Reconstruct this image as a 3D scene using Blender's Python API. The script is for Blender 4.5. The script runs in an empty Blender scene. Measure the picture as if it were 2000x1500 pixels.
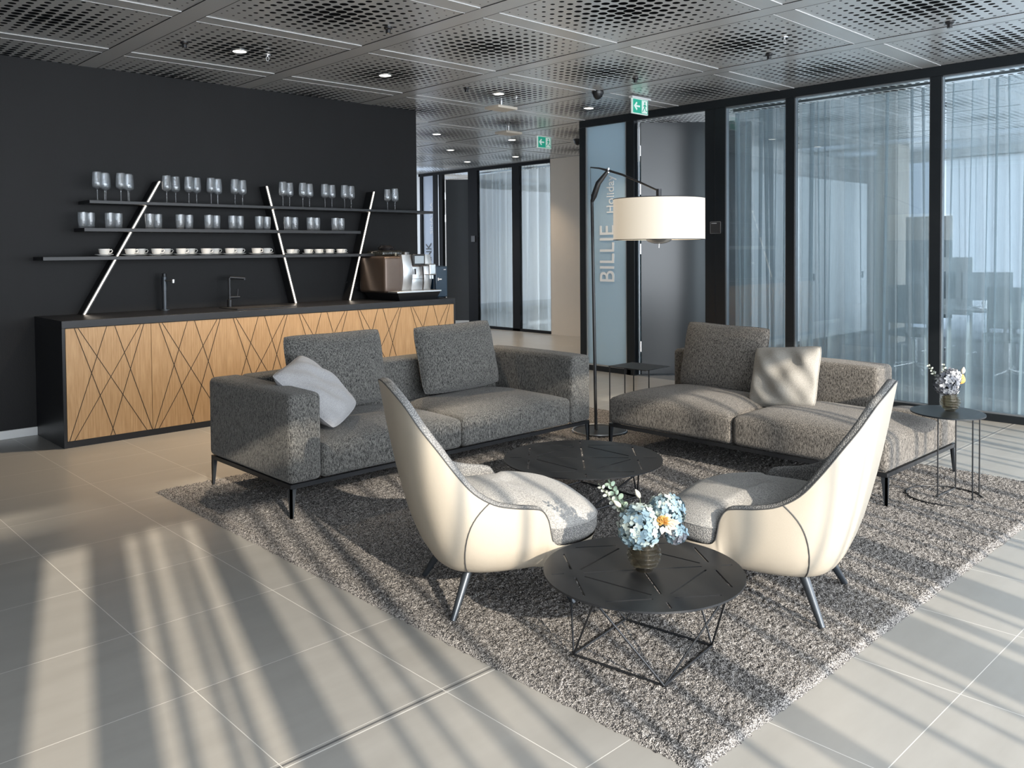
import bpy, math, random
from mathutils import Vector, Matrix
random.seed(7)
SC = bpy.context.scene
COL = SC.collection
R = math.radians
PI = math.pi

# ------------------------------------------------------------------ camera
cam_d = bpy.data.cameras.new('camera'); cam = bpy.data.objects.new('camera', cam_d); COL.objects.link(cam)
YAW, PITCH, ROLL, F, CY = R(46.31), R(1.65), R(0.46), 1657.0, 536.0
fw = Vector((math.cos(PITCH)*math.cos(YAW), math.cos(PITCH)*math.sin(YAW), -math.sin(PITCH)))
rt = Vector((math.sin(YAW), -math.cos(YAW), 0)); dn = fw.cross(rt)
r2 = math.cos(ROLL)*rt + math.sin(ROLL)*dn; d2 = -math.sin(ROLL)*rt + math.cos(ROLL)*dn
mx = Matrix.Identity(4)
for i in range(3):
    mx[i][0] = r2[i]; mx[i][1] = -d2[i]; mx[i][2] = -fw[i]
mx[2][3] = 1.5
cam.matrix_world = mx
cam_d.sensor_width = 36; cam_d.lens = F/2000*36; cam_d.shift_y = -(750-CY)/2000
cam_d.clip_start = .05; cam_d.clip_end = 200
SC.camera = cam
SC.view_settings.view_transform = 'Standard'; SC.view_settings.look = 'None'
SC.view_settings.exposure = 0.12; SC.view_settings.gamma = 1
SC.view_settings.use_curve_mapping = False
SC.cycles.transparent_max_bounces = 24
SC.cycles.max_bounces = 7; SC.cycles.diffuse_bounces = 4; SC.cycles.glossy_bounces = 4
SC.cycles.caustics_reflective = False; SC.cycles.caustics_refractive = False
SC.cycles.sample_clamp_indirect = 4.0
SC.cycles.use_denoising = True

# ------------------------------------------------------------------ world, sun, daylight
W = bpy.data.worlds.new('sky'); SC.world = W; W.use_nodes = True
bg = W.node_tree.nodes['Background']; bg.inputs[0].default_value = (.62, .76, .95, 1); bg.inputs[1].default_value = 1.0
SUN_AZ, SUN_EL = R(73.5), R(22)
sd = bpy.data.lights.new('sun', 'SUN'); sd.energy = 8.6; sd.angle = R(.6); sd.color = (1, .87, .70)
so = bpy.data.objects.new('sun', sd); COL.objects.link(so)
sv = Vector((math.cos(SUN_AZ)*math.cos(SUN_EL), math.sin(SUN_AZ)*math.cos(SUN_EL), -math.sin(SUN_EL)))
so.rotation_euler = sv.to_track_quat('-Z', 'Y').to_euler()
def area(name, loc, aim, sx, sy, e, col):
    d = bpy.data.lights.new(name, 'AREA'); d.shape = 'RECTANGLE'; d.size = sx; d.size_y = sy; d.energy = e; d.color = col
    o = bpy.data.objects.new(name, d); COL.objects.link(o); o.location = loc
    o.rotation_euler = Vector(aim).to_track_quat('-Z', 'Y').to_euler(); return o
area('daylight_main_window', (2.6, -2.12, 1.55), (0, 1, 0), 9.6, 2.8, 620, (.88, .94, 1))
area('daylight_meeting_room_window', (14.75, 2.6, 1.6), (-1, 0, 0), 7.0, 2.6, 120, (.90, .95, 1))
area('fill_meeting_room_side', (11.5, -1.1, 1.6), (0, 1, 0), 6.4, 2.7, 380, (.92, .96, 1))  # added fill out of view, evens out the meeting room; solid wall behind it
area('daylight_corridor_window', (8.4, 14.9, 1.6), (0, -1, 0), 4.6, 2.7, 60, (.86, .92, 1))
area('fill_far_room', (13.0, 7.3, 1.6), (0, 1, 0), 3.6, 2.7, 300, (.95, .97, 1))  # unseen fill added to brighten the far room and its curtains, no window here

# ------------------------------------------------------------------ materials
MATS = {}
class N:
    def __init__(s, name):
        s.m = bpy.data.materials.new(name); s.m.use_nodes = True; s.t = s.m.node_tree; s.n = s.t.nodes; s.l = s.t.links
        s.p = s.n['Principled BSDF']; s.out = s.n['Material Output']; MATS[name] = s.m
    def new(s, t, **k):
        x = s.n.new(t)
        for a, b in k.items(): setattr(x, a, b)
        return x
    def put(s, sock, v):
        if isinstance(v, bpy.types.NodeSocket): s.l.new(v, sock)
        else: sock.default_value = v
    def math(s, op, a, b=0.0, c=0.0, clamp=False):
        x = s.new('ShaderNodeMath', operation=op, use_clamp=clamp)
        for i, v in enumerate((a, b, c)): s.put(x.inputs[i], v)
        return x.outputs[0]
    def mix(s, f, a, b):
        x = s.new('ShaderNodeMix', data_type='RGBA'); s.put(x.inputs['Factor'], f)
        for k, v in (('A', a), ('B', b)):
            sk = [i for i in x.inputs if i.name == k and i.type == 'RGBA'][0]
            s.put(sk, v if isinstance(v, bpy.types.NodeSocket) else (*v, 1) if len(v) == 3 else v)
        return [o for o in x.outputs if o.type == 'RGBA'][0]
    def coord(s, which='Object', scale=(1, 1, 1)):
        c = s.new('ShaderNodeTexCoord'); m = s.new('ShaderNodeMapping'); m.inputs['Scale'].default_value = scale
        s.l.new(c.outputs[which], m.inputs[0]); return m.outputs[0]
    def noise(s, vec, scale, detail=2, rough=.5):
        x = s.new('ShaderNodeTexNoise'); s.l.new(vec, x.inputs['Vector']); x.inputs['Scale'].default_value = scale
        x.inputs['Detail'].default_value = detail; x.inputs['Roughness'].default_value = rough; return x.outputs[0]
    def ramp(s, v, a, b):
        x = s.new('ShaderNodeMapRange'); s.put(x.inputs[0], v); x.inputs[1].default_value = a; x.inputs[2].default_value = b; return x.outputs[0]
    def bump(s, h, st, dist=.002):
        b = s.new('ShaderNodeBump'); b.inputs['Strength'].default_value = st; b.inputs['Distance'].default_value = dist
        s.put(b.inputs['Height'], h); s.l.new(b.outputs[0], s.p.inputs['Normal'])
    def base(s, v, rough=.5, metal=0, spec=.5):
        s.put(s.p.inputs['Base Color'], v if isinstance(v, bpy.types.NodeSocket) else (*v, 1))
        s.put(s.p.inputs['Roughness'], rough); s.p.inputs['Metallic'].default_value = metal
        s.p.inputs['Specular IOR Level'].default_value = spec
def sc(c, k): return tuple(min(1, x*k) for x in c)
def mat(name, c, rough=.5, metal=0, var=.08, scale=6, bump=0, bscale=60, stretch=(1, 1, 1), spec=.5):
    n = N(name); v = n.coord('Object', stretch); f = n.noise(v, scale, 3)
    n.base(n.mix(f, sc(c, 1-var), sc(c, 1+var)), rough, metal, spec)
    if bump: n.bump(n.noise(v, bscale, 2), bump)
    return n.m
def emit(name, c, st, base=(.8, .8, .8)):
    n = N(name); n.base(base, .5); n.p.inputs['Emission Color'].default_value = (*c, 1); n.p.inputs['Emission Strength'].default_value = st; return n.m
def fabric(name, dark, light, scale=170, stretch=(1, 1, .35), bump=.6, lo=.38, hi=.62):
    n = N(name); v = n.coord('Object', stretch); a = n.noise(v, scale, 2, .7)
    v2 = n.coord('Object', (1, 1, 3)); b = n.noise(v2, scale*.7, 2, .6)
    s_ = n.math('ADD', n.math('MULTIPLY', a, .6), n.math('MULTIPLY', b, .4))
    f = n.ramp(s_, lo, hi); c = n.mix(f, dark, light)
    n.base(c, .9, 0, .15); n.bump(f, bump, .002); n.p.inputs['Sheen Weight'].default_value = .15; return n.m
def knit(name, dark, light, scale=95):
    n = N(name); v = n.coord('Object')
    x = n.new('ShaderNodeTexVoronoi'); n.l.new(v, x.inputs['Vector']); x.inputs['Scale'].default_value = scale
    f = n.ramp(x.outputs['Distance'], .15, .6); g = n.noise(v, 260, 2)
    c = n.mix(f, light, dark); n.base(n.mix(n.math('MULTIPLY', g, .5), c, dark), .9, 0, .15)
    n.bump(n.math('SUBTRACT', 1.0, f), .7, .003); return n.m
def glass(name, tint, refl=.9, rough=0.0, haze=0.0, hazecol=(.6, .7, .75)):
    n = N(name); n.n.remove(n.p)
    t = n.new('ShaderNodeBsdfTransparent'); t.inputs[0].default_value = (*tint, 1)
    g = n.new('ShaderNodeBsdfGlossy'); g.inputs['Roughness'].default_value = rough; g.inputs[0].default_value = (refl, refl, refl, 1)
    ge = n.new('ShaderNodeNewGeometry'); dt = n.new('ShaderNodeVectorMath', operation='DOT_PRODUCT'); n.l.new(ge.outputs['Normal'], dt.inputs[0]); n.l.new(ge.outputs['Incoming'], dt.inputs[1])
    fr_ = n.math('ADD', .04, n.math('MULTIPLY', .96, n.math('POWER', n.math('SUBTRACT', 1.0, n.math('ABSOLUTE', dt.outputs['Value'])), 5.0)))
    m = n.new('ShaderNodeMixShader'); n.l.new(fr_, m.inputs[0]); n.l.new(t.outputs[0], m.inputs[1]); n.l.new(g.outputs[0], m.inputs[2])
    o = m.outputs[0]
    if haze:
        d = n.new('ShaderNodeBsdfDiffuse'); d.inputs[0].default_value = (*hazecol, 1)
        tr = n.new('ShaderNodeBsdfTranslucent'); tr.inputs[0].default_value = (*hazecol, 1)
        a = n.new('ShaderNodeAddShader'); n.l.new(d.outputs[0], a.inputs[0]); n.l.new(tr.outputs[0], a.inputs[1])
        h = n.new('ShaderNodeMixShader'); h.inputs[0].default_value = haze; n.l.new(o, h.inputs[1]); n.l.new(a.outputs[0], h.inputs[2]); o = h.outputs[0]
    n.l.new(o, n.out.inputs[0]); return n.m
def sheer(name, col, opac, stripe=.15):
    n = N(name); n.n.remove(n.p)
    v = n.coord('Object', (1, 1, .04)); s_ = n.noise(v, 130, 2)
    v2 = n.coord('Object', (1, 1, 1)); s2 = n.noise(v2, 420, 1)
    op = n.math('ADD', opac-stripe, n.math('MULTIPLY', n.math('ADD', s_, s2), stripe), clamp=True)
    t = n.new('ShaderNodeBsdfTransparent'); t.inputs[0].default_value = (.95, .97, 1, 1)
    d = n.new('ShaderNodeBsdfDiffuse'); d.inputs[0].default_value = (*col, 1)
    tr = n.new('ShaderNodeBsdfTranslucent'); tr.inputs[0].default_value = (*col, 1)
    mm = n.new('ShaderNodeMixShader'); mm.inputs[0].default_value = .5
    n.l.new(d.outputs[0], mm.inputs[1]); n.l.new(tr.outputs[0], mm.inputs[2])
    m = n.new('ShaderNodeMixShader'); n.l.new(op, m.inputs[0]); n.l.new(t.outputs[0], m.inputs[1]); n.l.new(mm.outputs[0], m.inputs[2])
    n.l.new(m.outputs[0], n.out.inputs[0]); return n.m

# floor tiles
n = N('floor_tile'); g = n.new('ShaderNodeNewGeometry'); sx = n.new('ShaderNodeSeparateXYZ'); n.l.new(g.outputs['Position'], sx.inputs[0])
def gridline(n, v, off, per, w):
    a = n.math('DIVIDE', n.math('SUBTRACT', v, off), per); fr = n.math('ABSOLUTE', n.math('SUBTRACT', a, n.math('ROUND', a)))
    return n.math('LESS_THAN', n.math('MULTIPLY', fr, per), w), n.math('FLOOR', a)
gx, ix = gridline(n, sx.outputs[0], 1.185, .6095, .0015); gy, iy = gridline(n, sx.outputs[1], 2.824, .6095, .0015)
cmb = n.new('ShaderNodeCombineXYZ'); n.l.new(ix, cmb.inputs[0]); n.l.new(iy, cmb.inputs[1])
wn = n.new('ShaderNodeTexWhiteNoise'); n.l.new(cmb.outputs[0], wn.inputs['Vector'])
v = n.coord('Object', (.35, 1.6, 1)); va = n.new('ShaderNodeVectorMath', operation='ADD'); n.l.new(v, va.inputs[0]); n.l.new(wn.outputs['Color'], va.inputs[1])
st = n.noise(va.outputs[0], 5, 6, .6)
col = n.mix(st, (.27, .26, .24), (.375, .365, .345)); col = n.mix(n.math('MULTIPLY', wn.outputs['Value'], .25), col, (.27, .265, .25))
gr = n.math('MAXIMUM', gx, gy); jd = n.math('ABSOLUTE', n.math('SUBTRACT', sx.outputs[1], 2.232)); col = n.mix(n.math('LESS_THAN', jd, .0045), col, (.12, .12, .12))
ed = n.math('MULTIPLY', n.math('GREATER_THAN', jd, .014), n.math('LESS_THAN', jd, .0165)); gr = n.math('MAXIMUM', gr, ed); col = n.mix(gr, col, (.62, .61, .58))
n.base(col, n.mix(st, (.26, .26, .26), (.36, .36, .36)), 0, .5); n.bump(n.math('SUBTRACT', 1.0, gr), .3, .002)
# perforated ceiling
n = N('perforated_metal'); g = n.new('ShaderNodeNewGeometry'); sx = n.new('ShaderNodeSeparateXYZ'); n.l.new(g.outputs['Position'], sx.inputs[0])
def cell(v, c0, per, pitch):
    u = n.math('DIVIDE', n.math('SUBTRACT', v, c0), per); l = n.math('MULTIPLY', n.math('SUBTRACT', u, n.math('ROUND', u)), per)
    k = n.math('DIVIDE', l, pitch); h = n.math('MULTIPLY', n.math('ROUND', k), pitch); return n.math('SUBTRACT', l, h), h
dx, hx = cell(sx.outputs[0], 3.1375, 1.415, .082); dy, hy = cell(sx.outputs[1], 3.604, 1.391, .0805)
def hyp(a, b): return n.math('SQRT', n.math('ADD', n.math('MULTIPLY', a, a), n.math('MULTIPLY', b, b)))
rad = n.math('MAXIMUM', n.math('MULTIPLY', n.math('SUBTRACT', 1.0, n.math('MULTIPLY', hyp(hx, hy), 1.14)), .040), .0062)
ins = n.math('MULTIPLY', n.math('LESS_THAN', n.math('ABSOLUTE', hx), .598), n.math('LESS_THAN', n.math('ABSOLUTE', hy), .588))
hole = n.math('MULTIPLY', n.math('LESS_THAN', hyp(dx, dy), rad), ins)
v = n.coord('Object'); n.base(n.mix(n.noise(v, 3, 2), (.60, .605, .60), (.68, .685, .68)), .29, .5)
tr = n.new('ShaderNodeBsdfTransparent'); ms = n.new('ShaderNodeMixShader'); n.l.new(hole, ms.inputs[0]); n.l.new(n.p.outputs[0], ms.inputs[1]); n.l.new(tr.outputs[0], ms.inputs[2])
n.l.new(ms.outputs[0], n.out.inputs[0])
# oak veneer
n = N('oak_veneer'); v = n.coord('Object', (1, 1, .05)); a = n.noise(v, 95, 3, .6); b = n.noise(n.coord('Object', (1, 1, .25)), 9, 3)
c = n.mix(n.ramp(a, .3, .7), (.38, .225, .103), (.57, .375, .20)); n.base(n.mix(n.math('MULTIPLY', b, .35), c, (.42, .25, .11)), .5); n.bump(a, .15)
# rug pile
n = N('rug_pile'); v = n.coord('Object'); w_ = n.new('ShaderNodeTexVoronoi'); n.l.new(v, w_.inputs['Vector']); w_.inputs['Scale'].default_value = 240
sr = n.new('ShaderNodeSeparateColor'); n.l.new(w_.outputs['Color'], sr.inputs[0]); c = n.mix(n.ramp(sr.outputs[0], .15, .9), (.035, .034, .036), (.50, .475, .45))
c = n.mix(n.math('MULTIPLY', n.noise(v, 1.6, 3), .3), c, (.16, .15, .15)); n.base(c, .95, 0, .1); n.bump(w_.outputs['Distance'], .8, .006)
mat('black_wallpaper', (.0048, .005, .0058), .6, 0, .35, 4, .5, 240, (1, 1, .35), .3)
mat('white_paint', (.72, .73, .73), .6); mat('beige_paint', (.62, .56, .48), .6, 0, .03); mat('side_wall_paint', (.42, .42, .41), .7)
mat('black_metal', (.018, .019, .021), .42, .2, .15); mat('charcoal_frame', (.014, .018, .022), .35, .3, .15)
mat('dark_door', (.030, .035, .040), .28, 0, .08, 3, 0, 60, (1, 1, 1), .6)
mat('black_laminate', (.012, .013, .016), .38, 0, .15, 5, 0, 60, (1, 1, 1), .4)
mat('groove', (.03, .018, .01), .8); mat('plenum', (.004, .004, .005), 1)
mat('ceiling_band', (.63, .635, .63), .30, .5, .05, 2); mat('strip_white', (.5, .5, .5), .5); mat('bead', (.22, .24, .26), .35, .6); mat('steel', (.62, .63, .64), .28, .9, .06); mat('chrome', (.6, .6, .6), .28, 1, .03)
mat('brown_side', (.10, .075, .062), .3, .5, .1); mat('fridge_blue', (.012, .030, .055), .25, 0, .1); mat('black_plastic', (.012, .012, .014), .3, 0, .1)
mat('porcelain', (.82, .81, .78), .22, 0, .02); mat('gun_metal', (.030, .032, .036), .38, .6, .15, 8); mat('leg_metal', (.05, .058, .068), .35, .6, .15)
mat('cream_leather', (.41, .365, .30), .45, 0, .04, 5, .25, 700); mat('dark_piping', (.06, .06, .06), .6)
fabric('sofa_fabric', (.016, .016, .017), (.20, .197, .185), 190, (1, 1, .30), .7, .40, .60); fabric('sofa_fabric_brown', (.020, .018, .017), (.23, .212, .190), 190, (1, 1, .30), .7, .40, .60)
fabric('scatter_fabric', (.22, .22, .23), (.50, .50, .51), 260, (1, 1, 1), .4, .3, .7)
fabric('scatter_fabric_warm', (.20, .19, .17), (.44, .42, .385), 260, (1, 1, 1), .4, .3, .7)
fabric('chair_fabric', (.17, .17, .17), (.50, .49, .47), 240, (1, 1, 1), .5, .36, .62); knit('chair_knit', (.16, .16, .16), (.50, .49, .47), 190)
glass('window_glass', (.90, .95, .97)); glass('frosted_glass', (.6, .7, .75), .7, .05, .80, (.40, .49, .545)); glass('frosted_glass_grey', (.6, .65, .7), .7, .05, .8, (.40, .43, .48))
glass('clear_glass', (.93, .94, .95), 1, .03, .06, (.75, .78, .8)); glass('smoked_glass', (.62, .59, .52), 1, .03, .02, (.5, .48, .42))
sheer('sheer_curtain', (.56, .61, .63), .60); sheer('sheer_curtain_white', (.80, .83, .86), .80); sheer('sheer_light', (.8, .8, .8), .22, .1); mat('curtain_dense', (.35, .36, .38), .9)
emit('led_warm', (1, .86, .70), 3.2); emit('lamp_cloth', (1, .84, .62), .38, (.62, .56, .47)); emit('lamp_diffuser', (1, .86, .66), 2.2, (.85, .8, .7)); emit('spot_glow', (1, .93, .82), 7); emit('exit_green', (.02, .30, .21), .5, (.02, .3, .2)); emit('exit_white', (.8, 1, .93), .3, (.6, .65, .63))
emit('screen', (.5, .6, .7), .25, (.2, .25, .3)); mat('letter_pale', (.92, .96, .97), .5); mat('letter_dark', (.03, .035, .04), .5); mat('letter_white', (.85, .85, .86), .5)
mat('carpet_blue', (.17, .185, .20), .9, 0, .2, 30); mat('office_white', (.66, .70, .72), .5); mat('screen_back', (.20, .24, .27), .5); mat('office_grey', (.24, .28, .30), .7)
mat('petal_blue', (.20, .29, .34), .7, 0, .35, 40); mat('petal_pale', (.40, .46, .43), .7, 0, .25, 40); mat('petal_grey', (.12, .13, .155), .7, 0, .4, 40); mat('petal_silver', (.36, .37, .39), .7, 0, .3, 40)
mat('eucalyptus', (.24, .32, .24), .7, 0, .25, 30); mat('eucalyptus_grey', (.28, .30, .27), .7, 0, .3, 30); mat('bunny_tail', (.55, .52, .44), .9, 0, .1, 50, .8, 300)
mat('protea_core', (.62, .36, .10), .9, 0, .4, 60, .8, 200); mat('protea_petal', (.52, .45, .37), .7, 0, .15, 30); mat('stem_green', (.10, .12, .07), .8); mat('card_face', (.03, .03, .032), .5)

# ------------------------------------------------------------------ mesh builder
class MB:
    def __init__(s): s.v = []; s.f = []; s.m = []
    def add(s, vs, fs, m=0):
        o = len(s.v); s.v += [tuple(x) for x in vs]; s.f += [tuple(i+o for i in f) for f in fs]; s.m += [m]*len(fs); return s
    def box(s, x0, x1, y0, y1, z0, z1, m=0):
        return s.add([(x0,y0,z0),(x1,y0,z0),(x1,y1,z0),(x0,y1,z0),(x0,y0,z1),(x1,y0,z1),(x1,y1,z1),(x0,y1,z1)],
                     [(0,3,2,1),(4,5,6,7),(0,1,5,4),(1,2,6,5),(2,3,7,6),(3,0,4,7)], m)
    def tube(s, pts, r, k=10, m=0, flat=1.0, closed=False):
        pts = [Vector(p) for p in pts]; n_ = len(pts); rs = r if isinstance(r, (list, tuple)) else [r]*n_
        vs = []; up = None
        for i, p in enumerate(pts):
            if closed: t = pts[(i+1) % n_]-pts[i-1]
            else: t = (pts[min(i+1, n_-1)]-pts[max(i-1, 0)])
            t.normalize()
            if up is None: up = t.orthogonal().normalized()
            else: up = (up - t*up.dot(t)).normalized()
            b = t.cross(up)
            for j in range(k):
                a = 2*PI*j/k; vs.append(p + up*math.cos(a)*rs[i] + b*math.sin(a)*rs[i]*flat)
        fs = []
        for i in range(n_ if closed else n_-1):
            i2 = (i+1) % n_
            for j in range(k): fs.append((i*k+j, i*k+(j+1) % k, i2*k+(j+1) % k, i2*k+j))
        if not closed: fs.append(tuple(range(k))[::-1]); fs.append(tuple((n_-1)*k+j for j in range(k)))
        return s.add(vs, fs, m)
    def lathe(s, prof, c=(0, 0, 0), k=24, m=0):
        vs = []; fs = []
        for (r, z) in prof:
            for j in range(k):
                a = 2*PI*j/k; vs.append((c[0]+r*math.cos(a), c[1]+r*math.sin(a), c[2]+z))
        for i in range(len(prof)-1):
            for j in range(k): fs.append((i*k+j, i*k+(j+1) % k, (i+1)*k+(j+1) % k, (i+1)*k+j))
        return s.add(vs, fs, m)
    def grid(s, P, cu=False, cv=False, m=0):
        a = len(P); b = len(P[0]); vs = [p for row in P for p in row]; fs = []
        for i in range(a if cu else a-1):
            for j in range(b if cv else b-1):
                fs.append((i*b+j, i*b+(j+1) % b, ((i+1) % a)*b+(j+1) % b, ((i+1) % a)*b+j))
        return s.add(vs, fs, m)
    def prism(s, poly, z0, z1, m=0):
        k = len(poly); vs = [(x, y, z0) for x, y in poly]+[(x, y, z1) for x, y in poly]
        return s.add(vs, [tuple(range(k))[::-1], tuple(range(k, 2*k))]+[(i, (i+1) % k, (i+1) % k+k, i+k) for i in range(k)], m)
    def rbox(s, x0, x1, y0, y1, z0, z1, r=.04, puff=0, n=10, m=0, wob=0):
        """rounded, puffed upholstery block"""
        def ax(a, b, rr):
            rr = min(rr, (b-a)/2*.98); e = [0, .12, .35, .65, 1]
            return [a+rr*t for t in e]+[a+rr+(b-a-2*rr)*i/n for i in range(1, n)]+[b-rr*t for t in e[::-1]], rr
        X, rx = ax(x0, x1, r); Y, ry = ax(y0, y1, r); Z, rz = ax(z0, z1, r); rr = min(rx, ry, rz)
        idx = {}; vs = []
        def vid(i, j, k):
            if (i, j, k) in idx: return idx[i, j, k]
            p = Vector((X[i], Y[j], Z[k])); q = Vector((min(max(p.x, x0+rr), x1-rr), min(max(p.y, y0+rr), y1-rr), min(max(p.z, z0+rr), z1-rr)))
            d = p-q
            if d.length > 1e-9: p = q+d.normalized()*rr
            u = (p.x-x0)/(x1-x0)*2-1; w = (p.y-y0)/(y1-y0)*2-1; t = (p.z-z0)/(z1-z0)
            if puff and t > .5: p.z += puff*(1-u**4)*(1-w**4)*(t-.5)*2
            if wob and t > .4: p.z += wob*math.sin(p.x*9+p.y*4)*math.cos(p.y*7)*(1-u**4)*(1-w**4)
            idx[i, j, k] = len(vs); vs.append(p); return idx[i, j, k]
        fs = []; a, b, c = len(X), len(Y), len(Z)
        for i in range(a-1):
            for j in range(b-1):
                fs.append((vid(i, j, 0), vid(i, j+1, 0), vid(i+1, j+1, 0), vid(i+1, j, 0)))
                fs.append((vid(i, j, c-1), vid(i+1, j, c-1), vid(i+1, j+1, c-1), vid(i, j+1, c-1)))
        for i in range(a-1):
            for k in range(c-1):
                fs.append((vid(i, 0, k), vid(i+1, 0, k), vid(i+1, 0, k+1), vid(i, 0, k+1)))
                fs.append((vid(i, b-1, k), vid(i, b-1, k+1), vid(i+1, b-1, k+1), vid(i+1, b-1, k)))
        for j in range(b-1):
            for k in range(c-1):
                fs.append((vid(0, j, k), vid(0, j, k+1), vid(0, j+1, k+1), vid(0, j+1, k)))
                fs.append((vid(a-1, j, k), vid(a-1, j+1, k), vid(a-1, j+1, k+1), vid(a-1, j, k+1)))
        return s.add(vs, fs, m)
    def mesh(s, name, mats, org=(0, 0, 0), ang=35):
        me = bpy.data.meshes.new(name); ox, oy, oz = org
        me.from_pydata([(x-ox, y-oy, z-oz) for x, y, z in s.v], [], s.f)
        for mm in (mats if isinstance(mats, (list, tuple)) else [mats]): me.materials.append(MATS[mm])
        me.polygons.foreach_set('material_index', s.m); me.polygons.foreach_set('use_smooth', [True]*len(s.f)); me.update()
        me.set_sharp_from_angle(angle=R(ang)); return me
    def build(s, name, mats, parent=None, org=None, local=False, ang=35, bevel=0):
        if org is None: org = (0, 0, 0) if (local or parent is None) else wloc(parent)
        o = bpy.data.objects.new(name, s.mesh(name, mats, org, ang)); COL.objects.link(o)
        if parent is not None:
            o.parent = parent
        else: o.location = org
        if bevel:
            b = o.modifiers.new('bevel', 'BEVEL'); b.width = bevel; b.segments = 2; b.limit_method = 'ANGLE'
        return o
def wloc(o):
    v = Vector((0, 0, 0))
    while o is not None: v += o.location; o = o.parent
    return tuple(v)
def tag(o, label=None, cat=None, group=None, kind=None):
    if label: o['label'] = label
    if cat: o['category'] = cat
    if group: o['group'] = group
    if kind: o['kind'] = kind
    return o
def thing(name, label, cat, loc=(0, 0, 0), rz=0, group=None, kind=None):
    o = bpy.data.objects.new(name, None); COL.objects.link(o); o.location = loc; o.rotation_euler = (0, 0, rz); o.empty_display_size = .1
    return tag(o, label, cat, group, kind)
def struct(name, mb, m, parent=None, **k):
    o = mb.build(name, m, parent, **k)
    if parent is None: o['kind'] = 'structure'
    return o
KIDS = {}
def dup(root, loc, rz=None, label=None, group=None):
    kids = [o for o in COL.objects if o.parent == root]
    r = root.copy(); COL.objects.link(r); r.location = loc
    if rz is not None: r.rotation_euler = (0, 0, rz)
    if label: r['label'] = label
    if group: r['group'] = group
    for c in kids:
        gk = [o for o in COL.objects if o.parent == c]
        d = c.copy(); COL.objects.link(d); d.parent = r
        for q in gk:
            e = q.copy(); COL.objects.link(e); e.parent = d
    return r
def B(*a, m=0): return MB().box(*a, m=m)
def text(name, body, size, parent, m, M4, ext=.002, xs=1.0):
    cu = bpy.data.curves.new(name, 'FONT'); cu.body = body; cu.size = size; cu.extrude = ext; cu.offset = .004*size
    t = bpy.data.objects.new(name, cu); COL.objects.link(t)
    bpy.context.view_layer.update()
    me = bpy.data.meshes.new_from_object(t.evaluated_get(bpy.context.evaluated_depsgraph_get())); COL.objects.unlink(t); bpy.data.objects.remove(t)
    me.transform(Matrix.Scale(xs, 4, (1, 0, 0))); me.transform(M4)
    me.materials.clear(); me.materials.append(MATS[m]); o = bpy.data.objects.new(name, me); COL.objects.link(o)
    if parent: o.parent = parent
    return o

# ================================================================== SETTING
H = 3.1
struct('floor', MB().box(-2.6, 7.98, -2.4, 14.95, -.12, 0).box(7.98, 10.9, 7.08, 14.95, -.12, 0), 'floor_tile')
struct('floor_meeting_room', B(7.98, 15, -1.2, 7.08, -.12, 0), 'carpet_blue')
struct('floor_far_room', B(10.9, 15, 7.08, 14.95, -.12, 0), 'floor_tile')
# ceiling: perforated sheet, bands, dark plenum above
cl = thing('ceiling', None, None, (0, 0, H), kind='structure')
MB().add([(-2.6,-2.4,H),(15,-2.4,H),(15,15,H),(-2.6,15,H)], [(0,3,2,1)]).build('perforated_panels', 'perforated_metal', cl)
bb = MB()
for k in range(-4, 9): x = 2.43+1.415*k; bb.box(x-.078, x+.078, -2.4, 15, H-.003, H+.02)
bb.build('ceiling_band', 'ceiling_band', cl)
bb = MB()
for k in range(-4, 9):
    y = 2.908+1.391*k
    for j in range(-4, 9): x = 2.43+1.415*j; bb.box(x+.080, x+1.335, y-.078, y+.078, H-.003, H+.02)
bb.build('cross_band', 'ceiling_band', cl)
bb = MB(); b2 = MB()
for k in range(-4, 9):
    x = 2.43+1.415*k
    for e in (-.080, .080): b2.box(x+e-.0025, x+e+.0025, -2.4, 15, H-.0035, H+.01)
    for j in range(-4, 9):
        y = 2.908+1.391*j
        for e in (-.080, .080): bb.box(x+.083, x+1.332, y+e-.0013, y+e+.0013, H-.005, H+.01)
bb.build('joint_strip', 'strip_white', cl); b2.build('shadow_gap', 'plenum', cl)
B(-2.7, 15.2, -2.5, 15.1, H+.28, H+.40).build('plenum_deck', 'plenum', cl)
# walls
struct('wall_back', B(-2.7, 5.945, 7.79, 8.05, 0, H), 'black_wallpaper')
struct('baseboard_back', B(-2.6, 1.98, 7.772, 7.79, 0, .07), 'white_paint', bevel=.003)
struct('wall_left', B(-2.85, -2.6, -2.5, 8.05, 0, H), 'side_wall_paint')
struct('wall_behind_bar', B(5.7, 5.945, 8.05, 15, 0, H), 'white_paint')
struct('wall_partition', B(8.06, 15, 7.02, 7.14, 0, H), 'white_paint')
struct('wall_beige', B(10.86, 11.0, 7.14, 10.37, 0, H), 'beige_paint')
struct('wall_meeting_side', B(7.98, 15, -1.35, -1.2, 0, H), 'white_paint')
struct('wall_far_room', B(10.98, 15, 14.95, 15.1, 0, H), 'white_paint')
struct('wall_corridor_end', MB().box(5.7, 10.98, 15.0, 15.1, 0, .1).box(5.7, 10.98, 15.0, 15.1, 2.95, H), 'white_paint')
struct('wall_far_room_outer', MB().box(15, 15.15, 7.02, 15.1, 0, H), 'white_paint')
struct('wall_meeting_outer', MB().box(15, 15.15, -1.35, 7.02, 0, .12).box(15, 15.15, -1.35, 7.02, 2.93, H).box(15, 15.15, 6.0, 7.02, .12, 2.93), 'white_paint')

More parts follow.
